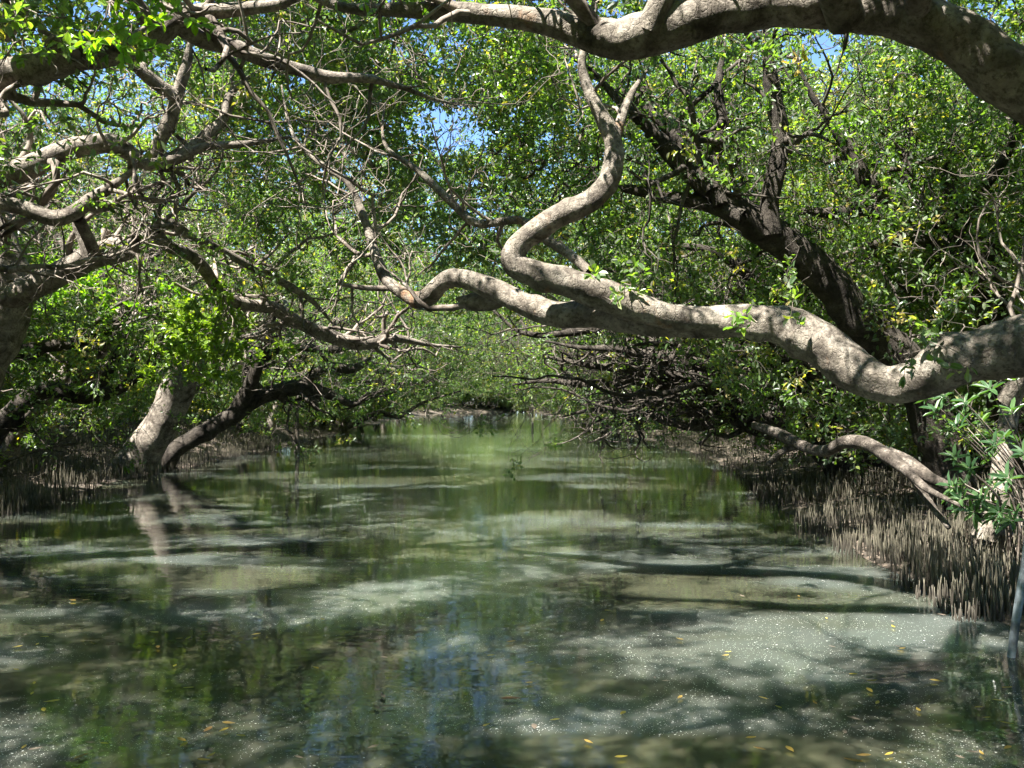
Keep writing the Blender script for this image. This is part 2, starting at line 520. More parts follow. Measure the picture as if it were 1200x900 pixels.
# ------------------------------------------------------------------ trees
class Tree:
    all = []

    def __init__(self, name, label, base, bark, twig=None, group=None, leaf=None):
        self.base = np.array([base[0], base[1], float(gz(base[0], base[1])[0]) if len(base) < 3 else base[2]])
        self.bark, self.twig = bark, twig or TWIG
        self.leaf = leaf or LEAF
        self.root = empty(name, self.base, label, "tree", group)
        self.nodes, self.side = [], []
        Tree.all.append(self)

    def limb(self, pts, rad, part="limb", sides=10, step=0.08, lump=0.14, freq=5.0, grow=0.35, wig=0.0, nb=None, bden=1.0):
        """pts world; grow = fraction of length after which twigs may start"""
        p, r = resample(pts, rad, step)
        if wig:
            q = p * 1.3
            off = np.stack([fbm(q + 11, 21), fbm(q + 31, 22), fbm(q + 51, 23)], -1)
            e = np.clip(np.linspace(0, 1, len(p)) * 5, 0, 1)[:, None]
            p = p + off * wig * e
        r = r * np.interp(np.linspace(0, 1, len(p)), [0, .7, 1], [1, 1, min(1, max(.3, 0.008 / r[-1]))])
        V, F = tube(p, r, sides, lump, freq, seed=len(Tree.all), knots=int(len(p) / 7) if sides >= 16 else 0)
        mesh_np(part, V, F, self.bark, self.root, smooth=True, origin=self.base)
        k = int(len(p) * grow)
        st = max(1, int(0.16 / step))
        self.nodes.append(p[k::st])
        if nb is None:
            nb = 0 if part == "stem" else int(4.5 * np.linalg.norm(np.diff(p[k:], axis=0), axis=1).sum() * bden)
        for _ in range(nb):
            i = rng.integers(k, len(p))
            self.branch(p[i], unit(p[min(i + 1, len(p) - 1)] - p[max(i - 1, 0)] + 1e-6), min(r[i] * rng.uniform(.3, .55), .05), rng.uniform(.5, 1.7))
        return p

    def branch(self, s, along, r, L, depth=0):
        """a crooked side branch; thinner ones fork off it"""
        d = unit(along * rng.uniform(.3, 1.1) + unit(rng.normal(size=3)) * .8 + [0, 0, .12])
        n = 10
        q = [np.array(s, float)]
        for _ in range(n - 1):
            d = unit(d + rng.normal(size=3) * (.75 if rng.random() < .25 else .22) + [0, 0, .03])
            q.append(q[-1] + d * L / (n - 1))
        q = np.array(q)
        if depth == 0 and np.linalg.norm(q[-1] - [0, 0, CAM_Z]) < 3:
            return
        rr = np.maximum(np.linspace(r, r * .3, n), .0025)
        self.side.append((q, rr))
        self.nodes.append(q[3:])
        if depth < 2:
            for _ in range(2 if depth else 3):
                i = rng.integers(3, n)
                self.branch(q[i], unit(q[i] - q[i - 1]), rr[i] * .7, L * rng.uniform(.4, .75), depth + 1)

    def traced(self, rows, d0, d1, part="limb", pre=(), post=(), rs=1.0, **kw):
        """rows (u, v, radius in photo px); depth runs d0 -> d1 along it"""
        n = len(rows)
        pts, rad = [np.array(q[:3], float) for q in pre], [q[3] for q in pre]
        ds = np.linspace(d0, d1, n) if not hasattr(d0, "__len__") else d0
        for (u, v, r), d in zip(rows, ds):
            pts.append(P(u, v, d))
            rad.append(r * d / FPX * rs)
        for q in post:
            pts.append(np.array(q[:3], float))
            rad.append(q[3])
        return self.limb(pts, rad, part, **kw)

    def grow(self, pts, leafy, K=6, sides=4, fine=True, lscale=1.0, nt=5, nl=8, yellow=0.0):
        """attach cluster points to the skeleton by twigs, then hang leaves on twiglets"""
        N0 = np.vstack(self.nodes)
        n = len(pts)
        if n == 0:
            return
        kd = KDTree(len(N0))
        for q, p in enumerate(N0):
            kd.insert(p, q)
        kd.balance()
        d0 = np.array([kd.find(p)[2] for p in pts])
        order = np.argsort(d0)
        pts, leafy = pts[order], leafy[order]
        M0 = len(N0)
        nodes = np.zeros((M0 + n * (K - 1), 3))
        nodes[:M0] = N0
        m = M0
        C = np.zeros((n, K, 3))
        par = np.zeros(n, int)
        t = np.linspace(0, 1, K)[:, None]
        for q in range(n):
            a = pts[q]
            dd = ((nodes[:m] - a) ** 2).sum(1)
            k = int(dd.argmin())
            par[q] = k
            s = nodes[k]
            L = math.sqrt(dd[k])
            off = rng.normal(size=3) * 0.2 * L
            off[2] += 0.1 * L
            c = s * (1 - t) + a * t + off * (t * (1 - t) * 2.2) + rng.normal(size=(K, 3)) * 0.055 * L * (t > 0) * (t < 1)
            C[q] = c
            nodes[m:m + K - 1] = c[1:]
            m += K - 1
        wgt = np.ones((n, K))
        for q in range(n - 1, -1, -1):
            k = par[q] - M0
            if k >= 0:
                wgt[k // (K - 1), : k % (K - 1) + 2] += wgt[q, 0]
        rad = np.minimum(0.0026 * wgt ** 0.5, 0.04) * (1.0 if lscale < 1.3 else 1.35)
        parts = [chains(C, rad, sides)]
        # twiglets
        A = pts[leafy]
        D = unit(C[leafy, -1] - C[leafy, -2])
        na = len(A)
        if na:
            dirs = unit(np.repeat(D[:, None], nt, 1) * 0.5 + unit(rng.normal(size=(na, nt, 3))) + np.array([0, 0, 0.25]))
            ln = rng.uniform(0.12, 0.34, (na, nt)) * min(lscale, 1.4)
            e = A[:, None] + dirs * ln[..., None]
            mid = A[:, None] + dirs * ln[..., None] * 0.5 + rng.normal(size=(na, nt, 3)) * 0.015
            TC = np.stack([np.repeat(A[:, None], nt, 1), mid, e], 2).reshape(-1, 3, 3)
            TR = np.tile(np.array([0.0026, 0.002, 0.0012]) * (1.0 if lscale < 1.3 else 1.3), (na * nt, 1))
            parts.append(chains(TC, TR, 3))
            f = rng.uniform(0.15, 1.05, (na, nt, nl, 1))
            lp = (A[:, None, None] + dirs[:, :, None] * ln[:, :, None, None] * f + rng.normal(size=(na, nt, nl, 3)) * 0.02).reshape(-1, 3)
            ax = unit(rng.normal(size=(na, nt, nl, 3)) + dirs[:, :, None] * 0.9 + np.array([0, 0, -0.1])).reshape(-1, 3)
            nr = unit(rng.normal(size=lp.shape) * 0.75 + np.array([-0.1, -0.05, 0.8]))
            cr = np.repeat(np.clip(rng.normal(0.52, 0.22, na), 0, 1), nt * nl)
            LV = leaf_quads(lp, ax, nr, rng.uniform(0.05, 0.088, len(lp)) * lscale, rng.uniform(0.026, 0.042, len(lp)) * lscale, 0.22, fine)
            rr = np.clip(cr + rng.normal(0, 0.17, len(lp)), 0, 0.96)
            rr[rng.random(len(lp)) < 0.006 + yellow] = 1.0
            mesh_np("crown", LV[0], LV[1], self.leaf, self.root, {"rnd": np.repeat(rr, LV[2])}, origin=self.base)
        if self.side:
            parts.append(chains(np.stack([q for q, _ in self.side]), np.stack([r for _, r in self.side]), 6 if fine else 4))
        V, F = join(parts)
        mesh_np("twigs", V, F, self.twig, self.root, smooth=True, origin=self.base)


NAME = "mangrove_tree"
# ---- the tree of the thick limb that crosses the top of the picture
tA = Tree(NAME, "pale mangrove whose thick mottled limb arches across overhead above the boat channel", (4.0, 3.4), BARK_PALE)
bA = tA.base
tA.traced([(1240, 128, 43), (1170, 78, 41), (1120, 44, 38), (1060, 20, 34), (1000, 10, 31), (920, 6, 30), (850, 12, 32), (800, 28, 34),
           (745, 44, 35), (715, 46, 31), (680, 38, 27), (640, 26, 26), (560, 16, 23), (480, 12, 21), (400, 8, 17), (330, -22, 14)], 4.3, 4.9, "trunk",
          pre=[(*(bA - [0, 0, 0.2]), 0.24), (3.75, 3.5, 0.9, 0.185), (3.35, 3.9, 2.1, 0.165)],
          sides=48, step=0.025, lump=0.17, freq=8, grow=0.72, bden=.7, rs=.8)
tA.traced([(760, 36, 17), (775, 0, 15), (800, -70, 13), (830, -180, 11)], 4.55, 4.4, sides=16, lump=0.12, grow=0.5)
tA.traced([(1075, 15, 16), (1080, -60, 14), (1110, -200, 12)], 4.35, 3.6, sides=16, grow=0.5)
tA.limb([(1.6, 4.2, 3.2), (0.6, 3.0, 4.2), (-0.8, 2.0, 4.8), (-2.2, 1.2, 5.2)], [0.09, 0.07, 0.05, 0.03], grow=0.3)
tA.limb([(3.4, 3.8, 2.0), (3.9, 2.6, 3.6), (3.2, 1.2, 4.8), (2.2, 0.0, 5.4)], [0.1, 0.08, 0.06, 0.03], grow=0.3)

# ---- the tree of the low limb
tB = Tree(NAME, "pale mangrove with a sunlit sagging limb reaching low across the water", (4.6, 5.2), BARK_PALE)
bB = tB.base
tB.traced([(1235, 407, 39), (1190, 412, 39), (1150, 416, 40), (1118, 422, 44), (1094, 438, 37), (1070, 448, 28), (1045, 452, 27), (1018, 444, 30), (990, 425, 33),
           (965, 405, 33), (935, 388, 31), (900, 380, 28), (860, 376, 26), (800, 377, 25), (740, 374, 24), (700, 368, 22), (650, 368, 20),
           (615, 356, 18), (585, 342, 17), (555, 330, 15), (530, 326, 14), (515, 334, 14), (503, 347, 14), (488, 351, 13), (470, 342, 11),
           (455, 330, 10), (445, 312, 10), (436, 285, 9), (424, 248, 9), (408, 215, 8), (385, 198, 8), (362, 180, 8), (345, 160, 7), (335, 130, 6), (330, 100, 5)],
          5.3, 8.2, "trunk", pre=[(*(bB - [0, 0, 0.2]), 0.24), (4.35, 5.15, 0.9, 0.18)], sides=48, step=0.025, lump=0.17, freq=8, grow=0.72, bden=.9, rs=.76)
tB.traced([(850, 378, 12), (800, 374, 18), (755, 363, 21), (710, 346, 23), (670, 333, 21), (630, 322, 20), (604, 310, 19), (603, 294, 18), (620, 276, 17), (650, 256, 17),
           (685, 240, 17), (706, 222, 16), (718, 200, 15), (719, 170, 14), (708, 142, 13), (694, 115, 12), (685, 92, 11), (682, 72, 10), (690, 30, 9), (700, -20, 7)],
          6.3, 6.3, rs=.8, sides=36, step=0.025, lump=0.16, freq=9, grow=0.75)
tB.traced([(590, 348, 11), (572, 354, 11), (552, 354, 10), (536, 350, 8)], 7.0, 7.1, sides=20, step=0.03, lump=0.2, grow=0.3)
tB.traced([(706, 222, 8), (725, 150, 6), (740, 110, 5), (760, 80, 4)], 6.3, 6.6, sides=10, grow=0.5)
tB.traced([(690, 318, 6), (670, 300, 6), (640, 280, 6), (610, 258, 5), (560, 262, 5), (530, 238, 5), (490, 200, 4), (455, 175, 3), (448, 150, 2), (452, 120, 1.5)], 7.0, 7.8, sides=8, grow=0.3)

# ---- dark tree behind it
tC = Tree(NAME, "dark trunked mangrove rising behind the pale sagging limb, with upright dark branches", (5.0, 9.8), BARK_SHADED, TWIG_DARK)
tC.traced([(1085, 470, 24), (1050, 415, 23), (1010, 380, 22), (975, 335, 22), (930, 292, 21), (885, 262, 20), (845, 235, 15), (805, 195, 13), (765, 155, 11), (725, 118, 9), (695, 85, 7), (660, 60, 6)],
          9.6, 9.0, "trunk", pre=[(*(tC.base - [0, 0, 0.2]), 0.26)], sides=20, step=0.05, lump=0.2, freq=9, grow=0.5)
tC.traced([(905, 275, 12), (902, 235, 11), (912, 190, 11), (914, 150, 10), (905, 105, 10), (900, 60, 8), (898, 15, 6)], 9.2, 9.0, sides=14, lump=0.18, freq=9, grow=0.4)
tC.traced([(845, 240, 9), (834, 200, 8), (846, 150, 7), (842, 100, 6), (850, 50, 5)], 9.1, 9.2, sides=12, lump=0.18, grow=0.4)
tC.traced([(870, 255, 10), (830, 240, 9), (790, 232, 8), (740, 222, 6), (690, 214, 4)], 9.1, 9.6, sides=12, lump=0.18, grow=0.4)
tC.traced([(835, 225, 10), (800, 165, 11), (760, 125, 9), (730, 105, 8)], 9.1, 9.7, sides=12, lump=0.2, grow=0.4)
tC.traced([(760, 155, 6), (790, 190, 7), (815, 215, 7), (850, 240, 8)], 9.3, 9.1, sides=10, grow=0.4)

tC2 = Tree(NAME, "dark mangrove with a forked slanting trunk among sunlit leaves on the right bank", (6.4, 10.6), BARK_SHADED, TWIG_DARK)
tC2.traced([(1180, 480, 20), (1165, 380, 18), (1150, 310, 16), (1100, 258, 13), (1060, 250, 12), (1022, 225, 11), (1000, 185, 10), (975, 145, 9), (950, 110, 7), (930, 60, 5)],
           10.6, 10.4, "trunk", pre=[(*(tC2.base - [0, 0, 0.2]), 0.23)], sides=16, lump=0.2, freq=9, grow=0.4)
tC2.traced([(1150, 312, 12), (1165, 295, 11), (1150, 270, 9), (1130, 258, 8), (1110, 215, 7), (1115, 150, 5)], 10.6, 10.6, sides=12, lump=0.18, grow=0.4)
tC2.traced([(1062, 250, 8), (1062, 215, 7), (1066, 180, 6), (1075, 120, 4)], 10.5, 10.5, sides=10, grow=0.4)
tC2.traced([(1080, 255, 8), (1010, 248, 8), (960, 250, 7), (940, 245, 5)], 10.5, 10.2, sides=10, lump=0.18, grow=0.3)
tC2.traced([(1160, 340, 9), (1100, 288, 9), (1040, 282, 8), (1000, 296, 6)], 10.4, 10.0, sides=10, lump=0.18, grow=0.3)
tC2.traced([(1175, 300, 10), (1150, 275, 10), (1140, 240, 8), (1180, 180, 6), (1195, 120, 5)], 10.6, 10.2, sides=10, lump=0.18, grow=0.3)

# ---- fan of dark stems on the right bank
tD = Tree(NAME, "many stemmed dark mangrove fanning low branches out over the right side of the channel", (5.2, 13.4), BARK_SHADED, TWIG_DARK)
bD = tD.base
for q, (rows, dd) in enumerate([
    ([(985, 515, 16), (955, 470, 14), (925, 430, 13), (895, 408, 12), (850, 402, 10), (800, 392, 9), (745, 386, 8), (690, 386, 7), (640, 392, 6), (605, 385, 5), (572, 358, 4)], (13.2, 14.6)),
    ([(975, 515, 15), (940, 478, 13), (900, 452, 11), (850, 450, 10), (790, 452, 8), (740, 444, 7), (690, 450, 7), (640, 446, 5), (600, 450, 4)], (13.0, 15.5)),
    ([(965, 512, 15), (920, 490, 13), (880, 478, 12), (840, 458, 11), (800, 440, 9), (745, 432, 8), (690, 428, 6), (640, 418, 5)], (12.8, 15.0)),
    ([(995, 515, 15), (968, 460, 13), (940, 410, 12), (920, 365, 11), (890, 330, 9), (850, 300, 8), (800, 290, 6), (750, 300, 5)], (13.4, 13.0)),
    ([(1005, 515, 14), (985, 450, 12), (965, 400, 11), (950, 340, 9), (925, 290, 7), (905, 240, 5)], (13.6, 13.4)),
    ([(950, 515, 12), (900, 505, 11), (850, 485, 10), (800, 480, 8), (760, 468, 7), (720, 470, 5), (680, 474, 4)], (12.9, 16.5)),
    ([(985, 500, 12), (930, 440, 10), (890, 422, 9), (840, 428, 8), (780, 420, 7), (730, 412, 6), (680, 408, 5), (640, 400, 4)], (13.2, 14.0)),
    ([(935, 470, 8), (890, 430, 8), (840, 400, 7), (790, 402, 6), (740, 404, 5)], (13.2, 12.4)),
    ([(870, 480, 8), (820, 500, 7), (790, 495, 6), (750, 485, 5), (700, 480, 4), (660, 488, 3)], (13.8, 18.0)),
]):
    tD.traced(rows, dd[0], dd[1], "trunk" if q == 0 else "limb", pre=[(*(bD + [rng.uniform(-.2, .2), rng.uniform(-.2, .2), -0.2]), 0.2)] if q < 7 else (),
              sides=12, lump=0.22, freq=10, grow=0.35, wig=0.05)

for q in range(16):
    u1, v1, d1 = rng.uniform(575, 790), rng.uniform(300, 478), rng.uniform(11.5, 17)
    e = P(u1, v1, d1)
    b0 = bD + [rng.uniform(-.3, .4), rng.uniform(-.5, .6), .2]
    m0 = b0 * .62 + e * .38 + [0, 0, rng.uniform(.35, .9)]
    m1 = b0 * .3 + e * .7 + [0, 0, rng.uniform(.1, .5)]
    tD.limb([b0, m0, m1, e], [.07, .05, .032, .012], sides=8, lump=.2, freq=9, grow=.3, wig=.25, bden=.7)

# ---- pale trunk by the broad-leaved shrub
tF = Tree(NAME, "short pale mangrove trunk flecked with sun beside the glossy lance leaved shrub", (4.35, 7.6), BARK_PALE)
tF.traced([(1172, 580, 24), (1178, 520, 18), (1186, 470, 17), (1204, 420, 16), (1250, 340, 14), (1310, 240, 11)], 7.6, 8.2, "trunk",
          pre=[(*(P(1166, 612, 7.6) - [0, 0, 0.15]), 0.2)], rs=.58, sides=28, step=0.04, lump=0.2, freq=7, grow=0.6)
tF.traced([(1180, 470, 12), (1210, 420, 10), (1230, 330, 8)], 7.5, 7.0, grow=0.3)

# ---- left tree forking over the water
tG = Tree(NAME, "grey mangrove at the left edge forking into a heavy limb with knotted elbows", (-7.3, 11.0), BARK_GREY)
tG.traced([(-60, 520, 30), (-25, 440, 27), (5, 378, 25), (13, 335, 24), (4, 290, 22), (-12, 250, 18), (-40, 200, 14)], 10.9, 10.6, "trunk",
          pre=[(*(tG.base - [0, 0, 0.2]), 0.34)], sides=24, step=0.05, lump=0.15, grow=0.6)
tG.traced([(8, 350, 17), (40, 336, 15), (75, 318, 14), (105, 302, 15), (140, 292, 15), (165, 284, 13), (182, 266, 11), (186, 246, 9)], 10.7, 9.6, sides=20, step=0.05, lump=0.18, freq=7, grow=0.4)
tG.traced([(180, 270, 8), (196, 288, 7), (222, 300, 7), (240, 318, 7), (262, 345, 7), (290, 358, 7), (320, 362, 8), (350, 378, 8), (385, 394, 8), (420, 402, 8), (460, 396, 7), (500, 404, 5), (540, 408, 4)], 9.8, 15.0, sides=14, lump=0.18, grow=0.2, wig=0.04)
tG.traced([(105, 302, 8), (98, 280, 7), (92, 262, 7), (100, 240, 6)], 9.9, 9.8, sides=12, grow=0.4)
tG.traced([(182, 268, 7), (200, 262, 6), (225, 278, 6), (250, 290, 5), (290, 310, 5), (330, 330, 5), (366, 352, 5), (390, 380, 4)], 9.7, 12.5, sides=10, lump=0.18, grow=0.2, wig=0.04)

# ---- left, limbs in the upper left
tL = Tree(NAME, "grey brown mangrove whose crooked limbs spread through the upper left canopy", (-6.9, 8.3), BARK_GREY)
tL.traced([(-90, 300, 22), (-40, 228, 15), (0, 207, 13), (30, 198, 13), (65, 182, 12), (95, 172, 12), (130, 168, 12), (150, 178, 11), (172, 192, 10), (205, 186, 10), (240, 172, 9), (290, 168, 8), (340, 160, 6)],
          8.2, 8.6, "trunk", pre=[(*(tL.base - [0, 0, 0.2]), 0.28), (-6.7, 8.2, 1.3, 0.2)], sides=18, step=0.05, lump=0.18, freq=7, grow=0.4)
tL.traced([(-40, 240, 9), (0, 238, 9), (35, 246, 9), (62, 256, 9), (85, 250, 9), (110, 232, 8), (140, 212, 8), (160, 196, 8)], 8.1, 8.5, sides=14, lump=0.18, grow=0.3)
tL.traced([(178, 190, 8), (190, 160, 8), (203, 130, 8), (210, 105, 7), (220, 70, 7), (224, 36, 5)], 8.5, 8.2, sides=14, lump=0.16, grow=0.3)
tL.traced([(196, 190, 7), (222, 175, 7), (248, 152, 7), (262, 138, 6), (270, 110, 5), (300, 86, 5)], 8.5, 8.8, sides=12, lump=0.16, grow=0.3)
tL.traced([(205, 112, 8), (186, 100, 8), (165, 82, 8), (142, 66, 7)], 8.3, 8.0, sides=12, lump=0.2, grow=0.3)
tL.traced([(160, 280, 6), (150, 300, 6), (110, 302, 6)], 9.0, 9.4, sides=10, grow=0.3)
tL.traced([(90, 254, 7), (100, 272, 7), (110, 296, 7), (104, 305, 6)], 8.7, 9.6, sides=10, grow=0.5)

# ---- top left limb
tT = Tree(NAME, "mangrove with a rough brown limb rising along the top left corner of the canopy", (-6.7, 6.4), BARK_GREY)
tT.traced([(-70, 150, 22), (-20, 98, 19), (20, 84, 17), (60, 76, 17), (100, 66, 17), (140, 58, 17), (180, 44, 17), (208, 24, 15), (245, 14, 14), (290, 10, 13), (335, 2, 12), (380, -30, 10), (450, -80, 8)],
          6.8, 6.6, "trunk", pre=[(*(tT.base - [0, 0, 0.2]), 0.28), (-6.3, 6.5, 1.6, 0.2)], sides=24, step=0.04, lump=0.18, freq=8, grow=0.35)
tT.traced([(206, 26, 11), (225, 40, 10), (250, 50, 10), (280, 58, 10), (310, 70, 9), (345, 80, 8), (385, 90, 7), (430, 92, 5), (470, 102, 3), (515, 118, 2), (560, 125, 1.2)], 6.7, 7.6, sides=16, step=0.05, lump=0.18, freq=8, grow=0.4)
tT.traced([(0, 40, 12), (20, 8, 14), (-10, -20, 14)], 6.6, 6.2, sides=14, grow=0.4)
tT.traced([(190, 40, 9), (160, 5, 9), (120, -60, 8), (90, -160, 7)], 6.7, 6.0, sides=14, grow=0.3)
tT.limb([(-5.4, 6.4, 2.6), (-4.6, 4.6, 4.2), (-3.4, 3.0, 5.0), (-2.4, 1.4, 5.3)], [0.1, 0.08, 0.06, 0.03], grow=0.3)
tT.limb([(-6.3, 6.4, 1.8), (-6.2, 4.4, 3.4), (-5.6, 2.4, 4.6), (-4.6, 0.6, 5.2)], [0.12, 0.09, 0.06, 0.03], grow=0.3)

# ---- thick leaning trunk and the dark one beside it
tH = Tree(NAME, "thick grey trunk leaning right out of the root bed on the left bank", P(160, 538, 17.0) * [1, 1, 0] + [0, 0, 0.25], BARK_GREY)
tH.traced([(165, 534, 26), (176, 516, 24), (192, 492, 23), (205, 466, 22), (217, 438, 21), (232, 412, 19), (252, 380, 18), (280, 330, 13), (300, 280, 9)],
          17, 16.6, "trunk", rs=.86, pre=[(*(P(155, 548, 17) - [0, 0, 0.1]), 0.48)], sides=28, step=0.08, lump=0.13, freq=3, grow=0.55)
tH.traced([(236, 408, 12), (248, 402, 11), (258, 388, 9), (290, 370, 6)], 16.6, 16.6, sides=14, grow=0.3)
tH.traced([(225, 425, 13), (200, 380, 10), (180, 330, 8), (170, 270, 6)], 16.8, 16.4, sides=14, grow=0.3)

tI = Tree(NAME, "dark low branching mangrove beside the thick leaning trunk, forked near its base", P(208, 530, 18.0) * [1, 1, 0] + [0, 0, 0.3], BARK_SHADED, TWIG_DARK)
tI.traced([(205, 528, 12), (230, 512, 13), (255, 497, 13), (280, 482, 13), (305, 466, 12), (330, 458, 12), (355, 454, 11), (375, 458, 9), (395, 466, 8), (415, 474, 7), (430, 464, 5), (450, 460, 4)],
          17.8, 19.0, "trunk", rs=.78, pre=[(*(P(190, 540, 17.8) - [0, 0, 0.1]), 0.25)], sides=16, step=0.07, lump=0.2, freq=5, grow=0.45)
tI.traced([(268, 494, 9), (285, 468, 9), (298, 440, 8), (304, 415, 7), (312, 390, 7), (322, 365, 5), (330, 330, 4)], 18.1, 17.6, sides=12, lump=0.2, grow=0.4)
tI.traced([(308, 420, 6), (330, 408, 5), (350, 406, 5), (385, 410, 5), (415, 405, 4), (440, 395, 3)], 17.9, 19, sides=10, grow=0.3)
tI.traced([(352, 456, 7), (366, 440, 6), (385, 430, 6), (410, 432, 6), (430, 424, 5), (445, 410, 4)], 18.4, 19, sides=10, lump=0.2, grow=0.3)
tI.traced([(355, 455, 6), (365, 468, 6), (373, 482, 5)], 18.4, 18.6, sides=10, grow=0.6)
tI.traced([(305, 466, 10), (292, 440, 8), (300, 410, 6)], 18.3, 18.0, sides=10, grow=0.4)

tJ = Tree(NAME, "dark crooked mangrove branching just above the left bank litter", P(-20, 520, 13.0) * [1, 1, 0] + [0, 0, 0.6], BARK_SHADED, TWIG_DARK)
tJ.traced([(0, 498, 12), (18, 480, 11), (40, 463, 11), (62, 456, 11), (85, 462, 10), (110, 464, 9), (135, 458, 8), (160, 445, 6), (185, 425, 5)], 13, 13.6, "trunk",
          pre=[(*(P(-30, 530, 13.0)), 0.22)], sides=14, lump=0.2, freq=7, grow=0.4)
tJ.traced([(-10, 492, 9), (15, 498, 8), (38, 492, 6)], 13, 13.2, sides=12, lump=0.2, grow=0.5)
tJ.traced([(110, 464, 6), (125, 440, 6), (138, 415, 5), (150, 390, 4)], 13.4, 13.6, sides=10, grow=0.3)
tJ.traced([(-10, 420, 8), (40, 408, 8), (80, 402, 7), (112, 394, 7), (135, 376, 6), (155, 362, 5)], 12.0, 12.6, sides=12, lump=0.2, grow=0.3)


# ---- untraced neighbours along both banks
def bank_tree(x, y, side, label, bark, twig=TWIG, group=None, r=0.13, nl=4, reach=1.0):
    t = Tree(NAME, label, (x, y), bark, twig, group)
    b = t.base
    s = -side
    fz = rng.uniform(0.7, 1.3)
    f = b + [s * rng.uniform(0.4, 0.9), rng.uniform(-.3, .3), fz]
    t.limb([b - [0, 0, .2], b * 0.5 + f * 0.5 + [0, rng.uniform(-.15, .15), 0.1], f], [r * 1.35, r * 1.05, r * 0.95], "trunk", sides=14, lump=0.2, grow=0.99)
    for q in range(nl):
        k = q / max(1, nl - 1)
        ex = b[0] + s * (rng.uniform(0.3, 1.0) + 5.4 * (1 - k) * reach)
        ey = y + rng.uniform(-2.6, 2.6)
        ez = 2.4 + 3.0 * k + rng.uniform(-0.2, 0.9)
        e = np.array([ex, ey, ez])
        c1 = f + [s * 0.8, (ey - y) * 0.25, 0.5 + 1.0 * k]
        c2 = f * 0.45 + e * 0.55 + [0, rng.uniform(-.4, .4), rng.uniform(0.1, 0.7)]
        t.limb([f - [s * .05, 0, .1], c1, c2, e], [r * 0.8, r * 0.6, r * 0.42, 0.02], sides=10, lump=0.22, grow=0.25, wig=0.28)
    return t


bank_tree(6.2, 16.5, 1, "slender dark mangrove on the right bank just beyond the fan of stems", BARK_SHADED, TWIG_DARK)
bank_tree(5.9, 20.5, 1, "dark mangrove leaning low over the right water's edge beyond the fan of stems", BARK_SHADED, TWIG_DARK)
bank_tree(6.1, 25.5, 1, "mid distance mangrove on the right bank trailing twigs near the water", BARK_SHADED, TWIG_DARK)
bank_tree(5.9, 31.5, 1, "mangrove farther down the right bank where the tunnel narrows", BARK_GREY)
bank_tree(-8.2, 14.2, -1, "slim grey mangrove standing behind the left bank litter slope", BARK_GREY)
bank_tree(-8.6, 22.0, -1, "grey mangrove just beyond the thick leaning trunk on the left bank", BARK_GREY)
bank_tree(-8.2, 26.5, -1, "leafy mangrove on the left bank behind the dark upright stake", BARK_SHADED, TWIG_DARK)
bank_tree(-8.8, 32.0, -1, "mangrove past the little inlet on the left bank", BARK_GREY)
bank_tree(5.6, 37.0, 1, "low spreading mangrove on the far right bank reaching over mid channel", BARK_SHADED, TWIG_DARK)
bank_tree(5.4, 43.5, 1, "far right bank mangrove whose boughs frame the distant bright opening", BARK_SHADED, TWIG_DARK)
bank_tree(-8.4, 36.5, -1, "low spreading mangrove above the dark crooked log on the far left shore", BARK_SHADED, TWIG_DARK)
bank_tree(-8.7, 42.5, -1, "far left bank mangrove whose boughs frame the distant bright opening", BARK_SHADED, TWIG_DARK, reach=1.1)
bank_tree(-8.9, 47.5, -1, "far left mangrove just short of where the channel narrows away", BARK_GREY, reach=1.15)
bank_tree(-9.6, 9.0, -1, "leafy mangrove set back at the left edge behind the forked grey trunk", BARK_GREY, r=0.1)
bank_tree(7.4, 8.4, 1, "leafy mangrove set back at the right edge behind the short pale trunk", BARK_SHADED, TWIG_DARK, r=0.1, reach=0.6)

# ------------------------------------------------------------------ canopy: leaf cluster points shared out to the nearest limb
XC = -1.8


def z_under(x, y):
    c = np.maximum(2.85 - 0.045 * np.maximum(y - 20, 0), 1.75)
    return np.maximum(c - 2.35 * (np.abs(x - XC) / 5.8) ** 2, 0.55)


def ang(p, u, v):
    """offset in photo pixels of points from a view ray, used to keep the gap to the sky open"""
    d = np.maximum(p[:, 1], 0.1)
    uu = 600 + FPX * p[:, 0] / d
    vv = 468 - FPX * (p[:, 2] - CAM_Z) / d
    return uu - u, vv - v


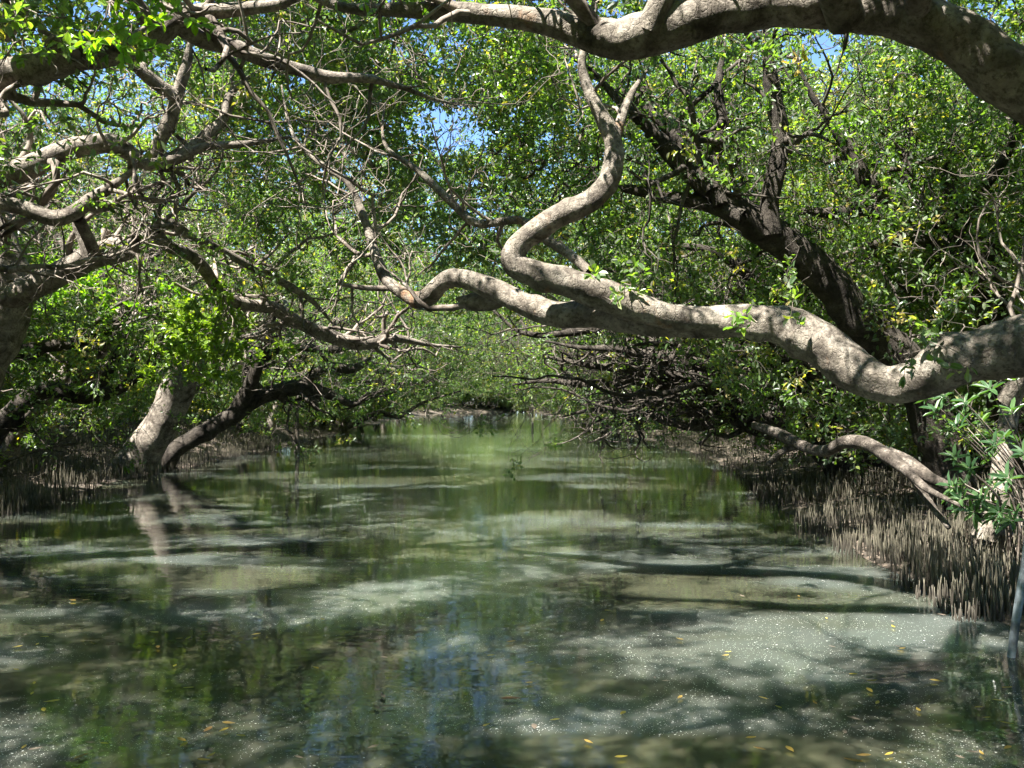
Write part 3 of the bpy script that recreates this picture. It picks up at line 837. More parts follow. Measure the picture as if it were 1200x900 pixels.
def sample_canopy(n, y0, y1, ztop, bare=None):
    p = np.stack([rng.uniform(-10, 8, n), rng.uniform(y0, y1, n), rng.uniform(0.5, ztop, n)], -1)
    keep = p[:, 2] > z_under(p[:, 0], p[:, 1]) + 0.25 * fbm(p * 0.8, 40)
    # boat passage close to the lens stays clear below the overhead limbs
    lim = np.where(p[:, 1] < 7.5, 1.6 + 0.45 * p[:, 1], 0)
    lim = np.where((p[:, 0] < -1.6) & (p[:, 1] > 6.2) & (p[:, 1] < 10.0), 1.5 + np.where(rng.random(n) < .16, .12, 0.33) * p[:, 1], lim)
    lim = np.where((p[:, 0] > 1.6) & (p[:, 1] > 8.0), 0.0, lim)
    keep &= p[:, 2] > lim
    keep &= ~((p[:, 1] < 9.0) & (p[:, 0] > 0.0) & (p[:, 2] < 1.5 + 0.40 * p[:, 1]))
    s, left = shore(p[:, 0], p[:, 1])
    keep &= (s > -7) & (p[:, 2] > gz(p[:, 0], p[:, 1]) + 0.5)
    if bare is None:
        keep &= p[:, 1] > 8.0
    f = fbm(p * [0.42, 0.42, 0.45], 60, 3)
    keep &= f + rng.normal(0, 0.05, n) > (bare if bare is not None else 0.0 - 0.12 * (s > 0) - 0.14 * ((p[:, 2] > 4.3) & (p[:, 1] > 9)))
    # gap to the blue sky
    keep &= p[:, 2] < 7.0 + .13 * np.maximum(p[:, 1] - 15, 0)
    a, b = ang(p, 525, 150)
    hole = ((a / 42) ** 2 + (b / 36) ** 2 < 1 + 0.5 * rng.normal(size=n)) & (p[:, 1] > 6)
    keep &= ~(hole & (rng.random(n) < 0.93))
    a, b = ang(p, 640, 165)
    keep &= ~(((a / 14) ** 2 + (b / 12) ** 2 < 1) & (p[:, 1] > 6) & (rng.random(n) < 0.9))
    return p[keep]


near = sample_canopy(42000, 0.3, 15.5, 7.0)
far = sample_canopy(44000, 15.5, 50, 10.0)
_b = None
bare1, bare2 = sample_canopy(15000, 5.5, 15.5, 6.0, -0.3), sample_canopy(6000, 15.5, 40, 5.5, -0.3)
# unseen crowns above the boat, clumped to shade the water and leave sunny lanes
n = 60000
p = np.stack([rng.uniform(-9, 7, n), rng.uniform(-1.5, 8.2, n), rng.uniform(3.2, 7.0, n)], -1)
f = fbm(p * [0.42, 1.05, 0.10] + [0.3, 0.4, 0], 71, 3)
f -= np.quantile(f[(np.abs(p[:, 0] + 1.8) < 4.5)], 0.52)
s_, _l = shore(p[:, 0], p[:, 1])
lim = np.where((p[:, 0] < -1.6) & (p[:, 1] > 6.2), 1.5 + np.where(rng.random(n) < .16, .2, .36) * p[:, 1], 1.6 + .45 * p[:, 1])
over = p[(f + rng.normal(0, .09, n) > -.1 * (s_ > 0)) & (p[:, 2] > lim) & (rng.random(n) < .48)]
print("over", len(over))
near = np.vstack([near, over])
xt = sample_canopy(16000, 8.3, 15.5, 7.6, -0.12)
near = np.vstack([near, xt[xt[:, 2] > 4.4]])


def sun_gaps(p):
    """openings in the canopy through which shafts of sun reach the limbs and the young leaves"""
    t = np.array([-0.34, -0.36, 0.87])
    t = t / np.linalg.norm(t)
    k = np.ones(len(p), bool)
    for u, v, d, r in ((240, 395, 11.4, 1.1), (95, 330, 11.6, 1.0), (500, 512, 33, 2.2), (400, 565, 15, 1.1), (650, 610, 10.3, .9), (640, 540, 20, 1.5), (300, 560, 16, 1.1), (700, 562, 15, .8), (940, 385, 5.7, .45), (1010, 425, 5.5, .4), (800, 365, 6.0, .35), (735, 25, 4.5, .4), (560, 10, 4.7, .35),
                       (60, 190, 8.3, .5), (130, 295, 10, .6), (190, 490, 17, .75), (700, 425, 14, 1.2), (830, 440, 13.4, 1.0), (620, 400, 15, 1.0), (420, 360, 14, 1.2), (300, 690, 7, .5), (820, 690, 6.6, .5), (900, 760, 5, .4), (330, 460, 18.5, .8), (900, 300, 9.2, .8), (1000, 200, 10.3, .9), (820, 160, 9.5, .7), (1100, 330, 9, .7), (215, 100, 8.3, .5), (430, 250, 7.7, .5), (520, 330, 7.2, .35), (670, 245, 6.3, .4), (1040, 600, 8.2, .6), (1150, 470, 6.7, .7),
                       (1150, 120, 11, .8), (60, 500, 14, 1.0), (540, 640, 8.5, .7), (450, 700, 6.4, .5), (1080, 740, 5.4, .5)):
        q = p - P(u, v, d)
        a = q @ t
        k &= ~((a > .25) & (np.linalg.norm(q - a[:, None] * t, axis=1) < r * (1 + .25 * vnoise(p * 1.7, 5))))
    return k


tp = np.stack([rng.uniform(-5, 2, 20000), rng.uniform(8.6, 15, 20000), rng.uniform(4, 7.2, 20000)], -1)
a, b = ang(tp, 425, 30)
c, e = ang(tp, 525, 150)
tp = tp[(np.abs(a) < 230) & (np.abs(b) < 100) & ((c / 42) ** 2 + (e / 36) ** 2 > 1) & (fbm(tp * .6, 66) > -.2)][:1900]
near = np.vstack([near, tp])
near, far = near[sun_gaps(near)], far[sun_gaps(far)]
NB = (len(near), len(far))
near, far = np.vstack([near, bare1]), np.vstack([far, bare2])
LN, LF = np.arange(len(near)) < NB[0], np.arange(len(far)) < NB[1]
EXTRA = {}
NODES = np.vstack([np.vstack(t.nodes) for t in Tree.all])
OWN = np.concatenate([np.full(sum(len(q) for q in t.nodes), k) for k, t in enumerate(Tree.all)])
kd = KDTree(len(NODES))
for q, p in enumerate(NODES):
    kd.insert(p, q)
kd.balance()


def owners(p):
    r = [kd.find(q) for q in p]
    return np.array([OWN[a[1]] for a in r]), np.array([a[2] for a in r])


print("clusters", len(near), len(far))
on, dn = owners(near)

of, df = owners(far)
for k, t in enumerate(Tree.all):
    ka, kb = (on == k) & (dn < 2.6), (of == k) & (df < 3.2)
    pts, leafy = np.vstack([near[ka], far[kb]]), np.concatenate([LN[ka], LF[kb]])
    leafy &= rng.random(len(pts)) < np.where((pts[:, 0] > .3) & (pts[:, 1] > 7.5), .66, .82)
    dd = np.concatenate([dn[ka], df[kb]])
    kp = leafy | (dd < 1.1)
    pts, leafy = pts[kp], leafy[kp]
    if t.twig is TWIG_DARK:      # tangled leafless twigs low along the dark limbs
        N = np.vstack(t.nodes)
        q = N[rng.integers(0, len(N), 520)] + rng.normal(size=(520, 3)) * [0.5, 0.6, 0.3]
        q = q[(q[:, 2] > 0.25) & (q[:, 1] > 8)]
        pts, leafy = np.vstack([pts, q]), np.concatenate([leafy, rng.random(len(q)) < 0.22])
    if t.base[1] < 15.5:
        t.grow(pts, leafy, nt=5, nl=7)
    else:
        t.grow(pts, leafy, fine=False, lscale=1.45, nt=4, nl=8, K=5, sides=3)
    print(k, len(pts))

# ------------------------------------------------------------------ background trees (four kinds, copied)
def proto_tree(seed, bark, h=7.5, n=950):
    global rng
    rng = np.random.default_rng(seed)
    t = Tree(NAME, "x", (0, 0, 0), bark)
    t.limb([(0, 0, -.3), (0.2, 0.1, 1.0), (0.1, -.1, 2.2)], [0.17, 0.13, 0.11], "trunk", sides=10, step=0.2, grow=0.99)
    for q in range(6):
        a = q * 1.05 + rng.uniform(-.3, .3)
        l = rng.uniform(1.4, 2.6)
        e = np.array([math.cos(a) * l, math.sin(a) * l, rng.uniform(3.2, h - 1.2)])
        t.limb([(0.1, -.1, 2.0), np.array([math.cos(a) * l * .4, math.sin(a) * l * .4, 2.9]), e], [0.09, 0.06, 0.025], sides=7, step=0.2, grow=0.3, wig=0.25, bden=.4)
    p = rng.normal(size=(n * 6, 3))
    p = unit(p) * (rng.random((n * 6, 1)) ** 0.4) * [2.9, 2.9, h / 2] + [0, 0, h / 2]
    f = fbm(p * 0.6, seed, 3)
    p = p[(f > -0.16) & (p[:, 2] > 0.25)][:n]
    t.grow(p, np.ones(len(p), bool), fine=False, lscale=2.0, nt=4, nl=8, K=4, sides=3)
    return t.root


def proto_arch(seed, bark, n=900):
    """tree of the far shores: rooted at the origin, crown leaning out along +x over the water"""
    global rng
    rng = np.random.default_rng(seed)
    t = Tree(NAME, "x", (0, 0, 0), bark, TWIG_DARK)
    t.limb([(0, 0, -.3), (0.4, 0.1, 0.9), (1.0, -.1, 1.7)], [0.18, 0.14, 0.12], "trunk", sides=10, step=0.15, grow=0.99)
    for q in range(6):
        e = np.array([rng.uniform(1.5, 6.2), rng.uniform(-2.6, 2.6), rng.uniform(2.4, 5.0)])
        t.limb([(0.9, -.1, 1.55), e * [.35, .3, .5] + [.5, 0, 1.0], e], [0.1, 0.07, 0.02], sides=8, step=0.15, grow=0.3, wig=0.3, bden=.6)
    p = rng.uniform(-1, 1, size=(n * 9, 3)) * [4.2, 3.2, 3.2] + [2.0, 0, 3.4]
    low = 0.5 + 2.0 * np.clip((p[:, 0] + 0.2) / 3.5, 0, 1) ** 1.2
    f = fbm(p * 0.55, seed, 3)
    top = 6.6 - 0.12 * (p[:, 0] - 2) ** 2
    p = p[(f > -0.05) & (p[:, 2] > low) & (p[:, 2] < top)][:n]
    t.grow(p, rng.random(len(p)) < .85, fine=False, lscale=1.9, nt=4, nl=8, K=4, sides=3)
    return t.root


arches = [proto_arch(111, BARK_SHADED), proto_arch(112, BARK_GREY), proto_arch(113, BARK_SHADED)]
protos = [proto_tree(101, BARK_GREY), proto_tree(102, BARK_SHADED, 6.8), proto_tree(103, BARK_GREY, 8.2), proto_tree(104, BARK_SHADED, 7.2)]
rng = np.random.default_rng(77)
back = []
G_L, G_R, G_E = "mangroves massed behind the left bank", "mangroves massed behind the right bank", "mangroves closing the far end of the channel"
L_L = "leafy mangrove in the green mass well behind the left bank"
L_R = "leafy mangrove in the green mass well behind the right bank"
L_E = "small distant mangrove in the green wall closing off the channel"
L_LF = "distant mangrove overhanging the far left shore where the channel narrows"
L_RF = "distant mangrove overhanging the far right shore where the channel narrows"
for y in (4, 8, 12.5, 17, 22, 27, 32):
    back.append((-12.0 + rng.uniform(-.8, .8), y, L_L, G_L, 1.0))
    back.append((9.2 + rng.uniform(-.5, .8), y + 1.5, L_R, G_R, 1.0))
for y in (6, 14, 23, 33, 44, 56):
    back.append((-16.5 + rng.uniform(-1, 1), y, L_L, G_L, 1.15))
    back.append((13.5 + rng.uniform(-1, 1), y + 2, L_R, G_R, 1.15))
k = 0
for side, x, y in ((-1, -7.2, -3.5), (1, 4.4, -4.5), (-1, -7.0, -8.5), (1, 4.2, -9.5), (-1, -6.9, -14), (1, 4.0, -15), (-1, -6.0, -20), (1, 3.0, -21)):  # unseen trees added behind the camera to cut sky light and reflection
    o = arches[k] if k < 3 else copy_tree(arches[k % 3])
    o.location = (x, y, float(gz(x, y)[0]))
    o.rotation_euler.z = (0 if side < 0 else math.pi) + rng.uniform(-.2, .2)
    o.scale = (1.05, 1.05, 1.1)
    tag(o, "unseen mangrove behind the boat, added to block sky light over the channel", "tree", "unseen mangroves added behind the boat")
    k += 1
for y in (38, 43, 48.5, 54, 60, 67, 75, 84, 92):
    for side, XX, lab, grp in ((-1, XL, L_LF, "mangroves along the far left shore"), (1, XR, L_RF, "mangroves along the far right shore")):
        yy = y + (2 if side > 0 else 0)
        x = float(np.interp(yy, YL if side < 0 else YR, XX)) + side * rng.uniform(.3, .9)
        o = arches[k] if k < 3 else copy_tree(arches[k % 3])
        o.location = (x, yy, float(gz(x, yy)[0]))
        o.rotation_euler.z = (0 if side < 0 else math.pi) + rng.uniform(-.35, .35)
        q = rng.uniform(.85, 1.05)
        o.scale = (q, q * rng.choice([-1, 1]), q * rng.uniform(.85, 1.0))
        tag(o, lab, "tree", grp)
        k += 1
for x, y in ((-10, 98), (-6, 103), (-2.5, 105), (1, 104), (4.5, 99), (8, 95), (-8, 110), (-3, 112), (2, 112), (7, 108), (-14, 88), (10, 84), (-4, 99), (-1, 101.5), (2.5, 101), (-7.5, 96), (-12, 104), (11, 103)):
    back.append((x, y, L_E, G_E, 0.95))
for x in range(-20, 19, 4):
    back.append((x + rng.uniform(-1, 1), 118 + rng.uniform(-2, 4), L_E, G_E, 2.1))
for y in (38, 45, 52, 60, 69, 79, 90, 101):
    back.append((-13.0 + rng.uniform(-.8, .8), y, L_L, G_L, 1.05))
    back.append((9.6 + rng.uniform(-.5, .8), y + 2, L_R, G_R, 1.05))
for q, (x, y, lab, grp, sc) in enumerate(back):
    src = protos[q % 4]
    o = src if q < 4 else copy_tree(src)
    o.location = (x, y, float(gz(x, y)[0]))
    o.rotation_euler.z = rng.uniform(0, 6.28)
    k = sc * rng.uniform(0.88, 1.1)
    o.scale = (k, k, k * rng.uniform(0.9, 1.1))
    tag(o, lab, "tree", grp)

# ------------------------------------------------------------------ low shrubs on the banks
def proto_shrub(seed, n=85):
    global rng
    rng = np.random.default_rng(seed)
    t = Tree("mangrove_shrub", "x", (0, 0, 0), TWIG_DARK, TWIG_DARK)
    for q in range(5):
        a = rng.uniform(0, 6.28)
        t.limb([(0, 0, -.1), (math.cos(a) * .2, math.sin(a) * .2, .5), (math.cos(a) * .6, math.sin(a) * .6, rng.uniform(.9, 1.5))], [0.025, 0.018, 0.008], "stem", sides=6, grow=0.2, wig=0.1)
    p = unit(rng.normal(size=(n, 3))) * (rng.random((n, 1)) ** 0.5) * [1.05, 1.05, 0.85] + [0, 0, 0.8]
    t.grow(p[p[:, 2] > 0.06], np.ones((p[:, 2] > 0.06).sum(), bool), fine=False, lscale=1.15, nt=5, nl=8, K=4, sides=3)
    return t.root


sh = [proto_shrub(201), proto_shrub(202), proto_shrub(203)]
rng = np.random.default_rng(78)
spots = []
for y in (7.5, 9.5, 11.5, 13.0, 15, 17, 19, 21.5, 24, 26.5, 29, 32, 35):
    spots.append((float(np.interp(y, YL, XL)) - rng.uniform(2.6, 4.2), y, "low dark leafed shrub under the trees at the back of the left bank", "shrubs under the left bank trees"))
    if y > 12:
        spots.append((float(np.interp(y, YR, XR)) + rng.uniform(1.6, 3.4), y, "low dark leafed shrub under the trees at the back of the right bank", "shrubs under the right bank trees"))
for y in (9, 10.5, 11.5, 13.5, 15.5):
    spots.append((float(np.interp(y, YR, XR)) + rng.uniform(3.2, 4.5), y, "low dark leafed shrub under the trees at the back of the right bank", "shrubs under the right bank trees"))
for y in (9, 12, 14.5, 18, 20, 23, 27, 30, 34, 38):
    spots.append((float(np.interp(y, YL, XL)) - rng.uniform(4.5, 7.5), y, "low dark leafed shrub under the trees at the back of the left bank", "shrubs under the left bank trees"))
for y in (37, 41, 45, 50, 55, 61, 68, 76, 85):
    for side, XX, YY in ((-1, XL, YL), (1, XR, YR)):
        spots.append((float(np.interp(y, YY, XX)) + side * rng.uniform(.5, 1.6), y, "shrub low over the water on the distant shore", "shrubs along the distant shores"))
for x, y in ((-9, 93), (-7.5, 95), (-5.5, 99), (-4, 101), (-2.4, 101), (-.8, 101), (.8, 100.5), (2, 98), (3, 95), (3.4, 91), (4.5, 87), (-3, 104), (0, 104), (-6, 103)):
    spots.append((x, y, "shrub low over the water on the distant shore", "shrubs along the distant shores"))
for x in (-9, -6, -3.5, -1, 1.2, 3.5):
    spots.append((x, 100.5 if x > -7 else 97, "shrub low over the water on the distant shore", "shrubs along the distant shores"))
for q, (x, y, lab, grp) in enumerate(spots):
    o = sh[q % 3] if q < 3 else copy_tree(sh[q % 3])
    o.location = (x, y, float(gz(x, y)[0]))
    o.rotation_euler.z = rng.uniform(0, 6.28)
    k = rng.uniform(0.8, 1.35) * (1.5 if y > 36 else 1)
    o.scale = (k, k, k)
    tag(o, lab, "shrub", grp)

# ------------------------------------------------------------------ sprays close to the lens
def spray(owner, pts, start, mat, ls=1.0, nt=3, nl=6, part="leaf_spray"):
    """a leafy shoot growing from one of owner's limbs"""
    parts, lv = [], []
    hubs = [start] + [start * .35 + pts[q] * .65 for q in range(min(7, len(pts) // 4))]
    for h in hubs[1:]:
        c = np.stack([start * (1 - k) + h * k + rng.normal(size=3) * 0.03 * (0 < k < 1) for k in np.linspace(0, 1, 6)])
        parts.append(chains(c[None], np.linspace(0.008, 0.004, 6)[None], 5))
    for p in pts:
        start = hubs[int(np.argmin([np.linalg.norm(p - h) for h in hubs]))]
        c = np.stack([start * (1 - k) + p * k + rng.normal(size=3) * 0.02 * (0 < k < 1) for k in np.linspace(0, 1, 5)])
        parts.append(chains(c[None], np.linspace(0.004, 0.002, 5)[None], 5))
        for q in range(nt):
            d = unit(rng.normal(size=3) + [0, 0, 0.3])
            l = rng.uniform(0.08, 0.2)
            parts.append(chains(np.stack([p, p + d * l * .5, p + d * l])[None], np.array([[.002, .0016, .001]]), 4))
            for z in range(nl):
                lv.append((p + d * l * (0.2 + 0.8 * z / nl), unit(rng.normal(size=3) + d * .8), unit(rng.normal(size=3) * .6 + [-.1, -.1, .9])))
    V, F = join(parts)
    st = mesh_np(part, V, F, TWIG, owner.root, smooth=True, origin=owner.base)
    a, b, c = (np.array([q[i] for q in lv]) for i in range(3))
    n = len(a)
    LV = leaf_quads(a, b, c, rng.uniform(.055, .085, n) * ls, rng.uniform(.03, .045, n) * ls, .2, True)
    mesh_np("leaves", LV[0], LV[1], mat, st, {"rnd": np.repeat(np.clip(rng.normal(.5, .25, n), 0, .94), 2)}, origin=owner.base)
    return st


def near_pts(u, v, d, n, su, sv, sd):
    return [P(u + rng.normal() * su, v + rng.normal() * sv, d + rng.normal() * sd) for _ in range(n)]


spray(tT, near_pts(130, 20, 4.6, 9, 45, 22, .25), P(120, -60, 5.6), LEAF_YOUNG)
spray(tT, near_pts(60, 40, 5.0, 5, 40, 20, .3), P(20, -40, 6.0), LEAF)
spray(tA, near_pts(468, 6, 4.6, 2, 15, 8, .1), P(480, -10, 4.8), LEAF_YOUNG)
spray(tB, near_pts(872, 382, 5.9, 2, 8, 6, .05), P(880, 372, 6.0), LEAF_YOUNG, nt=2, nl=5)
spray(tB, near_pts(1075, 405, 5.2, 5, 25, 14, .12), P(1070, 420, 5.4), LEAF, nt=2, nl=5)
spray(tB, near_pts(700, 335, 6.0, 4, 30, 16, .15), P(720, 350, 6.3), LEAF, nt=3, nl=5)
spray(tB, near_pts(930, 375, 5.7, 2, 12, 8, .1), P(930, 390, 5.8), LEAF, nt=2, nl=5)
spray(tC, near_pts(865, 60, 7.4, 7, 28, 25, .3), P(905, 100, 9.0), LEAF, nt=4, nl=7)
spray(tC, near_pts(895, 68, 7.0, 3, 30, 14, .2), P(905, 100, 9.0), LEAF_YELLOW, nt=2, nl=3)
spray(tC2, near_pts(985, 145, 9.0, 3, 14, 14, .2), P(985, 160, 10.4), LEAF_YOUNG, nt=3, nl=6)
spray(tG, near_pts(240, 395, 11.3, 70, 34, 26, .5), P(262, 346, 10.9), LEAF_LIME, 1.2, nt=5, nl=9)
spray(tG, near_pts(95, 330, 11.6, 44, 60, 18, .4), P(40, 336, 10.7), LEAF_YOUNG, 1.15, nt=4, nl=8)

# ------------------------------------------------------------------ lance leaved shrub on the right
sb = empty("broad_leaf_shrub", (4.0, 6.9, float(gz(4.0, 6.9)[0])), "shrub with long glossy lance shaped leaves in whorls on the right bank", "shrub")
so = np.array(sb.location)
whorls = [(1105, 462, 6.5), (1130, 470, 6.7), (1160, 455, 6.6), (1120, 500, 6.6), (1118, 535, 6.4), (1135, 548, 6.4), (1165, 520, 6.6), (1180, 560, 6.5), (1150, 585, 6.5),
          (1185, 480, 6.8), (1095, 480, 6.6), (1170, 600, 6.4), (1140, 600, 6.5), (1190, 440, 6.9), (1150, 490, 7.0), (1125, 585, 6.7), (1200, 530, 6.5), (1185, 610, 6.2)]
whorls += [(rng.uniform(1085, 1200), rng.uniform(440, 612), rng.uniform(6.8, 7.4)) for _ in range(18)]
parts, la, lx, lnn, ll = [], [], [], [], []
for u, v, d in whorls:
    p = P(u, v, d)
    b = so + [rng.uniform(-.15, .25), rng.uniform(-.2, .2), 0]
    m1 = b * .6 + p * .4 + [.12, .05, .15]
    c, r = resample([b, m1, p], [.009, .006, .0035], .06)
    parts.append(tube(c, r, 6))
    ax0 = unit(p - m1)
    for q in range(9):
        a = q * 2.4
        e1 = unit(np.cross(ax0, [0.3, 0.2, 1]))
        e2 = np.cross(ax0, e1)
        dd = unit(e1 * math.cos(a) + e2 * math.sin(a) + ax0 * rng.uniform(.15, .8))
        la.append(p - ax0 * .006 * q); lx.append(dd); lnn.append(unit(ax0 + [0, 0, .6] + rng.normal(size=3) * .2)); ll.append(rng.uniform(.08, .15))
V, F = join(parts)
mesh_np("stem", V, F, TWIG, sb, smooth=True, origin=so)
ll = np.array(ll)
LV = leaf_quads(np.array(la), np.array(lx), np.array(lnn), ll, ll * .27, .25, True)
mesh_np("leaves", LV[0], LV[1], LEAF_BROAD, sb, {"rnd": np.repeat(rng.random(len(ll)), 2)}, origin=so)

# ------------------------------------------------------------------ fallen logs
def log(label, rows, d0, d1, mat, branches=()):
    pts = [P(u, v, d) for (u, v, r), d in zip(rows, np.linspace(d0, d1, len(rows)))]
    rad = [r * d / FPX * .52 for (u, v, r), d in zip(rows, np.linspace(d0, d1, len(rows)))]
    o = empty("fallen_branch", pts[-1], label, "fallen branch")
    p, r = resample(pts, rad, .05)
    V, F = tube(p, r, 14, .25, 9, 5)
    mesh_np("stem", V, F, mat, o, smooth=True, origin=pts[-1])
    for rows2, da, db in branches:
        q = [P(u, v, d) for (u, v, rr), d in zip(rows2, np.linspace(da, db, len(rows2)))]
        rr = [c[2] * da / FPX for c in rows2]
        p, r = resample(q, rr, .05)
        V, F = tube(p, r, 8, .2, 9, 6)
        mesh_np("side_branch", V, F, mat, o, smooth=True, origin=pts[-1])


log("weathered fallen branch sloping down over the root bed on the right bank",
    [(884, 498, 9), (905, 505, 12), (928, 516, 13), (950, 526, 12), (968, 528, 14), (990, 518, 14), (1015, 520, 15), (1040, 534, 15), (1062, 552, 13), (1085, 572, 9), (1110, 585, 6), (1152, 606, 3)],
    9.6, 6.5, DEADWOOD,
    [([(1040, 534, 10), (1068, 545, 9), (1090, 560, 7), (1128, 578, 5)], 7.75, 7.3), ([(1070, 560, 5), (1090, 590, 4), (1112, 618, 3)], 7.5, 6.9), ([(940, 520, 5), (915, 530, 4), (900, 545, 3)], 9.2, 9.0)])
log("dark crooked log lying along the far left shore",
    [(400, 505, 5), (425, 492, 6), (442, 484, 6), (455, 486, 6), (470, 488, 5), (485, 478, 4), (500, 470, 3), (540, 458, 2)], 38, 40, DEADWOOD)
log("bare forked stick lying across the left bank root bed",
    [(5, 542, 4), (30, 532, 4), (60, 524, 3), (100, 518, 2)], 12.3, 12.8, DEADWOOD)

# ------------------------------------------------------------------ poles and stakes
def pole(name, label, top, bot, r0, r1, mat, cap=True):
    """a slightly crooked pole standing in the channel bed"""
    top, bot = np.array(top), np.array(bot)
    low = bot + (bot - top) / np.linalg.norm(bot - top) * 0.35
    o = empty(name, bot, label, "pole")
    k = np.linspace(0, 1, 14)[:, None]
    p = low * (1 - k) + top * k
    p[:, :2] += 0.012 * np.sin(k * 7 + r0 * 99) * [1, .6]
    V, F = tube(p, np.linspace(r0, r1, 14), 14, 0.06, 9)
    mesh_np("shaft", V, F, mat, o, smooth=True, origin=bot)
    V, F = tube(np.stack([bot - [0, 0, .02], bot + [0, 0, .05]]), np.array([r0 * 1.18, r0 * 1.12]), 14, .1, 30)
    mesh_np("waterline_crust", V, F, POLE_DARK, o, smooth=True, origin=bot)


pole("mooring_pole", "pale grey pole standing in the water at the right edge", P(1207, 600, 4.85), P(1187, 768, 4.85), .021, .023, POLE_GREY)
pole("wooden_stake", "dark upright stake in the water by the left bank", P(349, 462, 23.5), P(348, 530, 23.5), .065, .05, POLE_DARK)
pole("wooden_stake", "short dark stake leaning in the water near the right bank", P(738, 500, 33), P(733, 516, 33), .06, .05, POLE_DARK)
pole("wooden_stake", "far small stake in the water close to the end of the channel", P(624, 478, 52), P(624, 488, 60), .07, .06, POLE_DARK)

# ------------------------------------------------------------------ pencil roots
def root_points(n, y0, y1, side, smin, smax):
    y = np.exp(rng.uniform(math.log(y0), math.log(y1), n))
    e = np.interp(y, YR, XR) if side > 0 else np.interp(y, YL, XL)
    s = smin + (smax - smin) * rng.random(n) ** 1.2
    x = e + side * s
    k = fbm(np.stack([x * 1.1, y * 1.1, y * 0], -1), 90) + rng.normal(0, .12, n) > -0.12
    return np.stack([x[k], y[k]], -1)


rp = np.vstack([root_points(8500, 5.6, 15, 1, -.3, 2.3), root_points(1700, 15, 34, 1, -.2, 1.2), root_points(9000, 9.0, 26, -1, -.35, 2.4), root_points(1600, 24, 40, -1, -.2, 1.2)])
d = np.hypot(rp[:, 0], rp[:, 1])
vis = np.abs(rp[:, 0] / rp[:, 1]) < 0.60
rp, d = rp[vis], d[vis]
o_ = np.argsort(d)
rp = rp[o_]
hts = rng.uniform(0.13, 0.34, len(rp)) * (0.75 + 0.35 * vnoise(np.stack([rp[:, 0], rp[:, 1], rp[:, 0] * 0], -1) * 1.5, 33))
hts *= np.where(rp[:, 0] < 0, 1.25, 1.05)
rz = np.minimum(gz(rp[:, 0], rp[:, 1]), 10)


def root_mesh(h, base, tilt, r):
    k = np.linspace(0, 1, 6)
    c = base + np.stack([tilt[0] * k * h + 0.008 * np.sin(k * 5 + tilt[1] * 60), tilt[1] * k * h, -0.12 + k * (h + 0.12)], -1)
    return c, r * np.array([1.15, 1.1, 1.0, 0.9, 0.72, 0.3])


variants = []
for q in range(14):
    h = 0.16 + 0.018 * q
    c, r = root_mesh(h, np.zeros(3), rng.normal(0, .09, 2), 0.0056)
    V, F = tube(c, r, 7, .12, 40, q)
    o = mesh_np("pencil_root", V, F, ROOT, smooth=True)
    variants.append((o, h))
used = set()
NI = 300
for q in range(NI):
    h = hts[q]
    k = int(np.argmin([abs(v[1] - h) + 0.02 * rng.random() for v in variants]))
    src = variants[k][0]
    if k in used:
        o = src.copy()
        col.objects.link(o)
    else:
        o = src
        used.add(k)
    o.location = (rp[q, 0], rp[q, 1], rz[q])
    o.rotation_euler.z = rng.uniform(0, 6.28)
    sc = rng.uniform(.8, 1.35)
    o.scale = (sc, sc, h / variants[k][1])
    tag(o, "thin upright brown mangrove root among its like in the near right root bed" if rp[q, 0] > 0 else "thin upright brown mangrove root among its like in the near left root bed",
        "root", "pencil roots of the right bank" if rp[q, 0] > 0 else "pencil roots of the left bank")
for k, (o, h) in enumerate(variants):
    if k not in used:
        bpy.data.objects.remove(o)
m = len(rp) - NI
C, Rr = np.zeros((m, 6, 3)), np.zeros((m, 6))
for q in range(m):
    C[q], Rr[q] = root_mesh(hts[NI + q], np.array([rp[NI + q, 0], rp[NI + q, 1], rz[NI + q]]), rng.normal(0, .08, 2), rng.uniform(.004, .0072))
V, F = chains(C, Rr, 5)
tag(mesh_np("pencil_root_bed", V, F, ROOT, smooth=True), "dense bed of thin upright roots along both muddy banks", "roots", kind="stuff")

# ------------------------------------------------------------------ litter on the banks
n = 16000
y = np.exp(rng.uniform(math.log(5), math.log(34), n))
sd = np.where(rng.random(n) < .55, -1, 1)
x = np.where(sd < 0, np.interp(y, YL, XL), np.interp(y, YR, XR)) + sd * (0.7 + 3.8 * rng.random(n))
p = np.stack([x, y, gz(x, y) + rng.uniform(.004, .03, n)], -1)
ax = unit(np.stack([rng.normal(size=n), rng.normal(size=n), rng.normal(0, .25, n)], -1))
LV = leaf_quads(p, ax, unit(rng.normal(size=(n, 3)) * .3 + [0, 0, 1]), rng.uniform(.05, .1, n), rng.uniform(.02, .045, n), .2, False)
tag(mesh_np("leaf_litter", LV[0], LV[1], LITTER), "dry pale brown leaf litter strewn over the muddy banks", "leaf litter", kind="stuff")
# dead sticks among the litter
n = 700
y = np.exp(rng.uniform(math.log(7), math.log(30), n))
sd = np.where(rng.random(n) < .6, -1, 1)
x = np.where(sd < 0, np.interp(y, YL, XL), np.interp(y, YR, XR)) + sd * (0.8 + 2.6 * rng.random(n))
b = np.stack([x, y, gz(x, y) + .02], -1)
dv = unit(np.stack([rng.normal(size=n), rng.normal(size=n), np.abs(rng.normal(0, .25, n))], -1)) * rng.uniform(.3, 1.1, (n, 1))
C = b[:, None] + dv[:, None] * np.linspace(0, 1, 5)[None, :, None] + rng.normal(0, .025, (n, 5, 3))
V, F = chains(C, np.linspace(1, .4, 5)[None] * rng.uniform(.004, .012, (n, 1)), 5)
tag(mesh_np("stick_litter", V, F, DEADWOOD, smooth=True), "tangle of thin dead sticks lying over the banks", "sticks", kind="stuff")

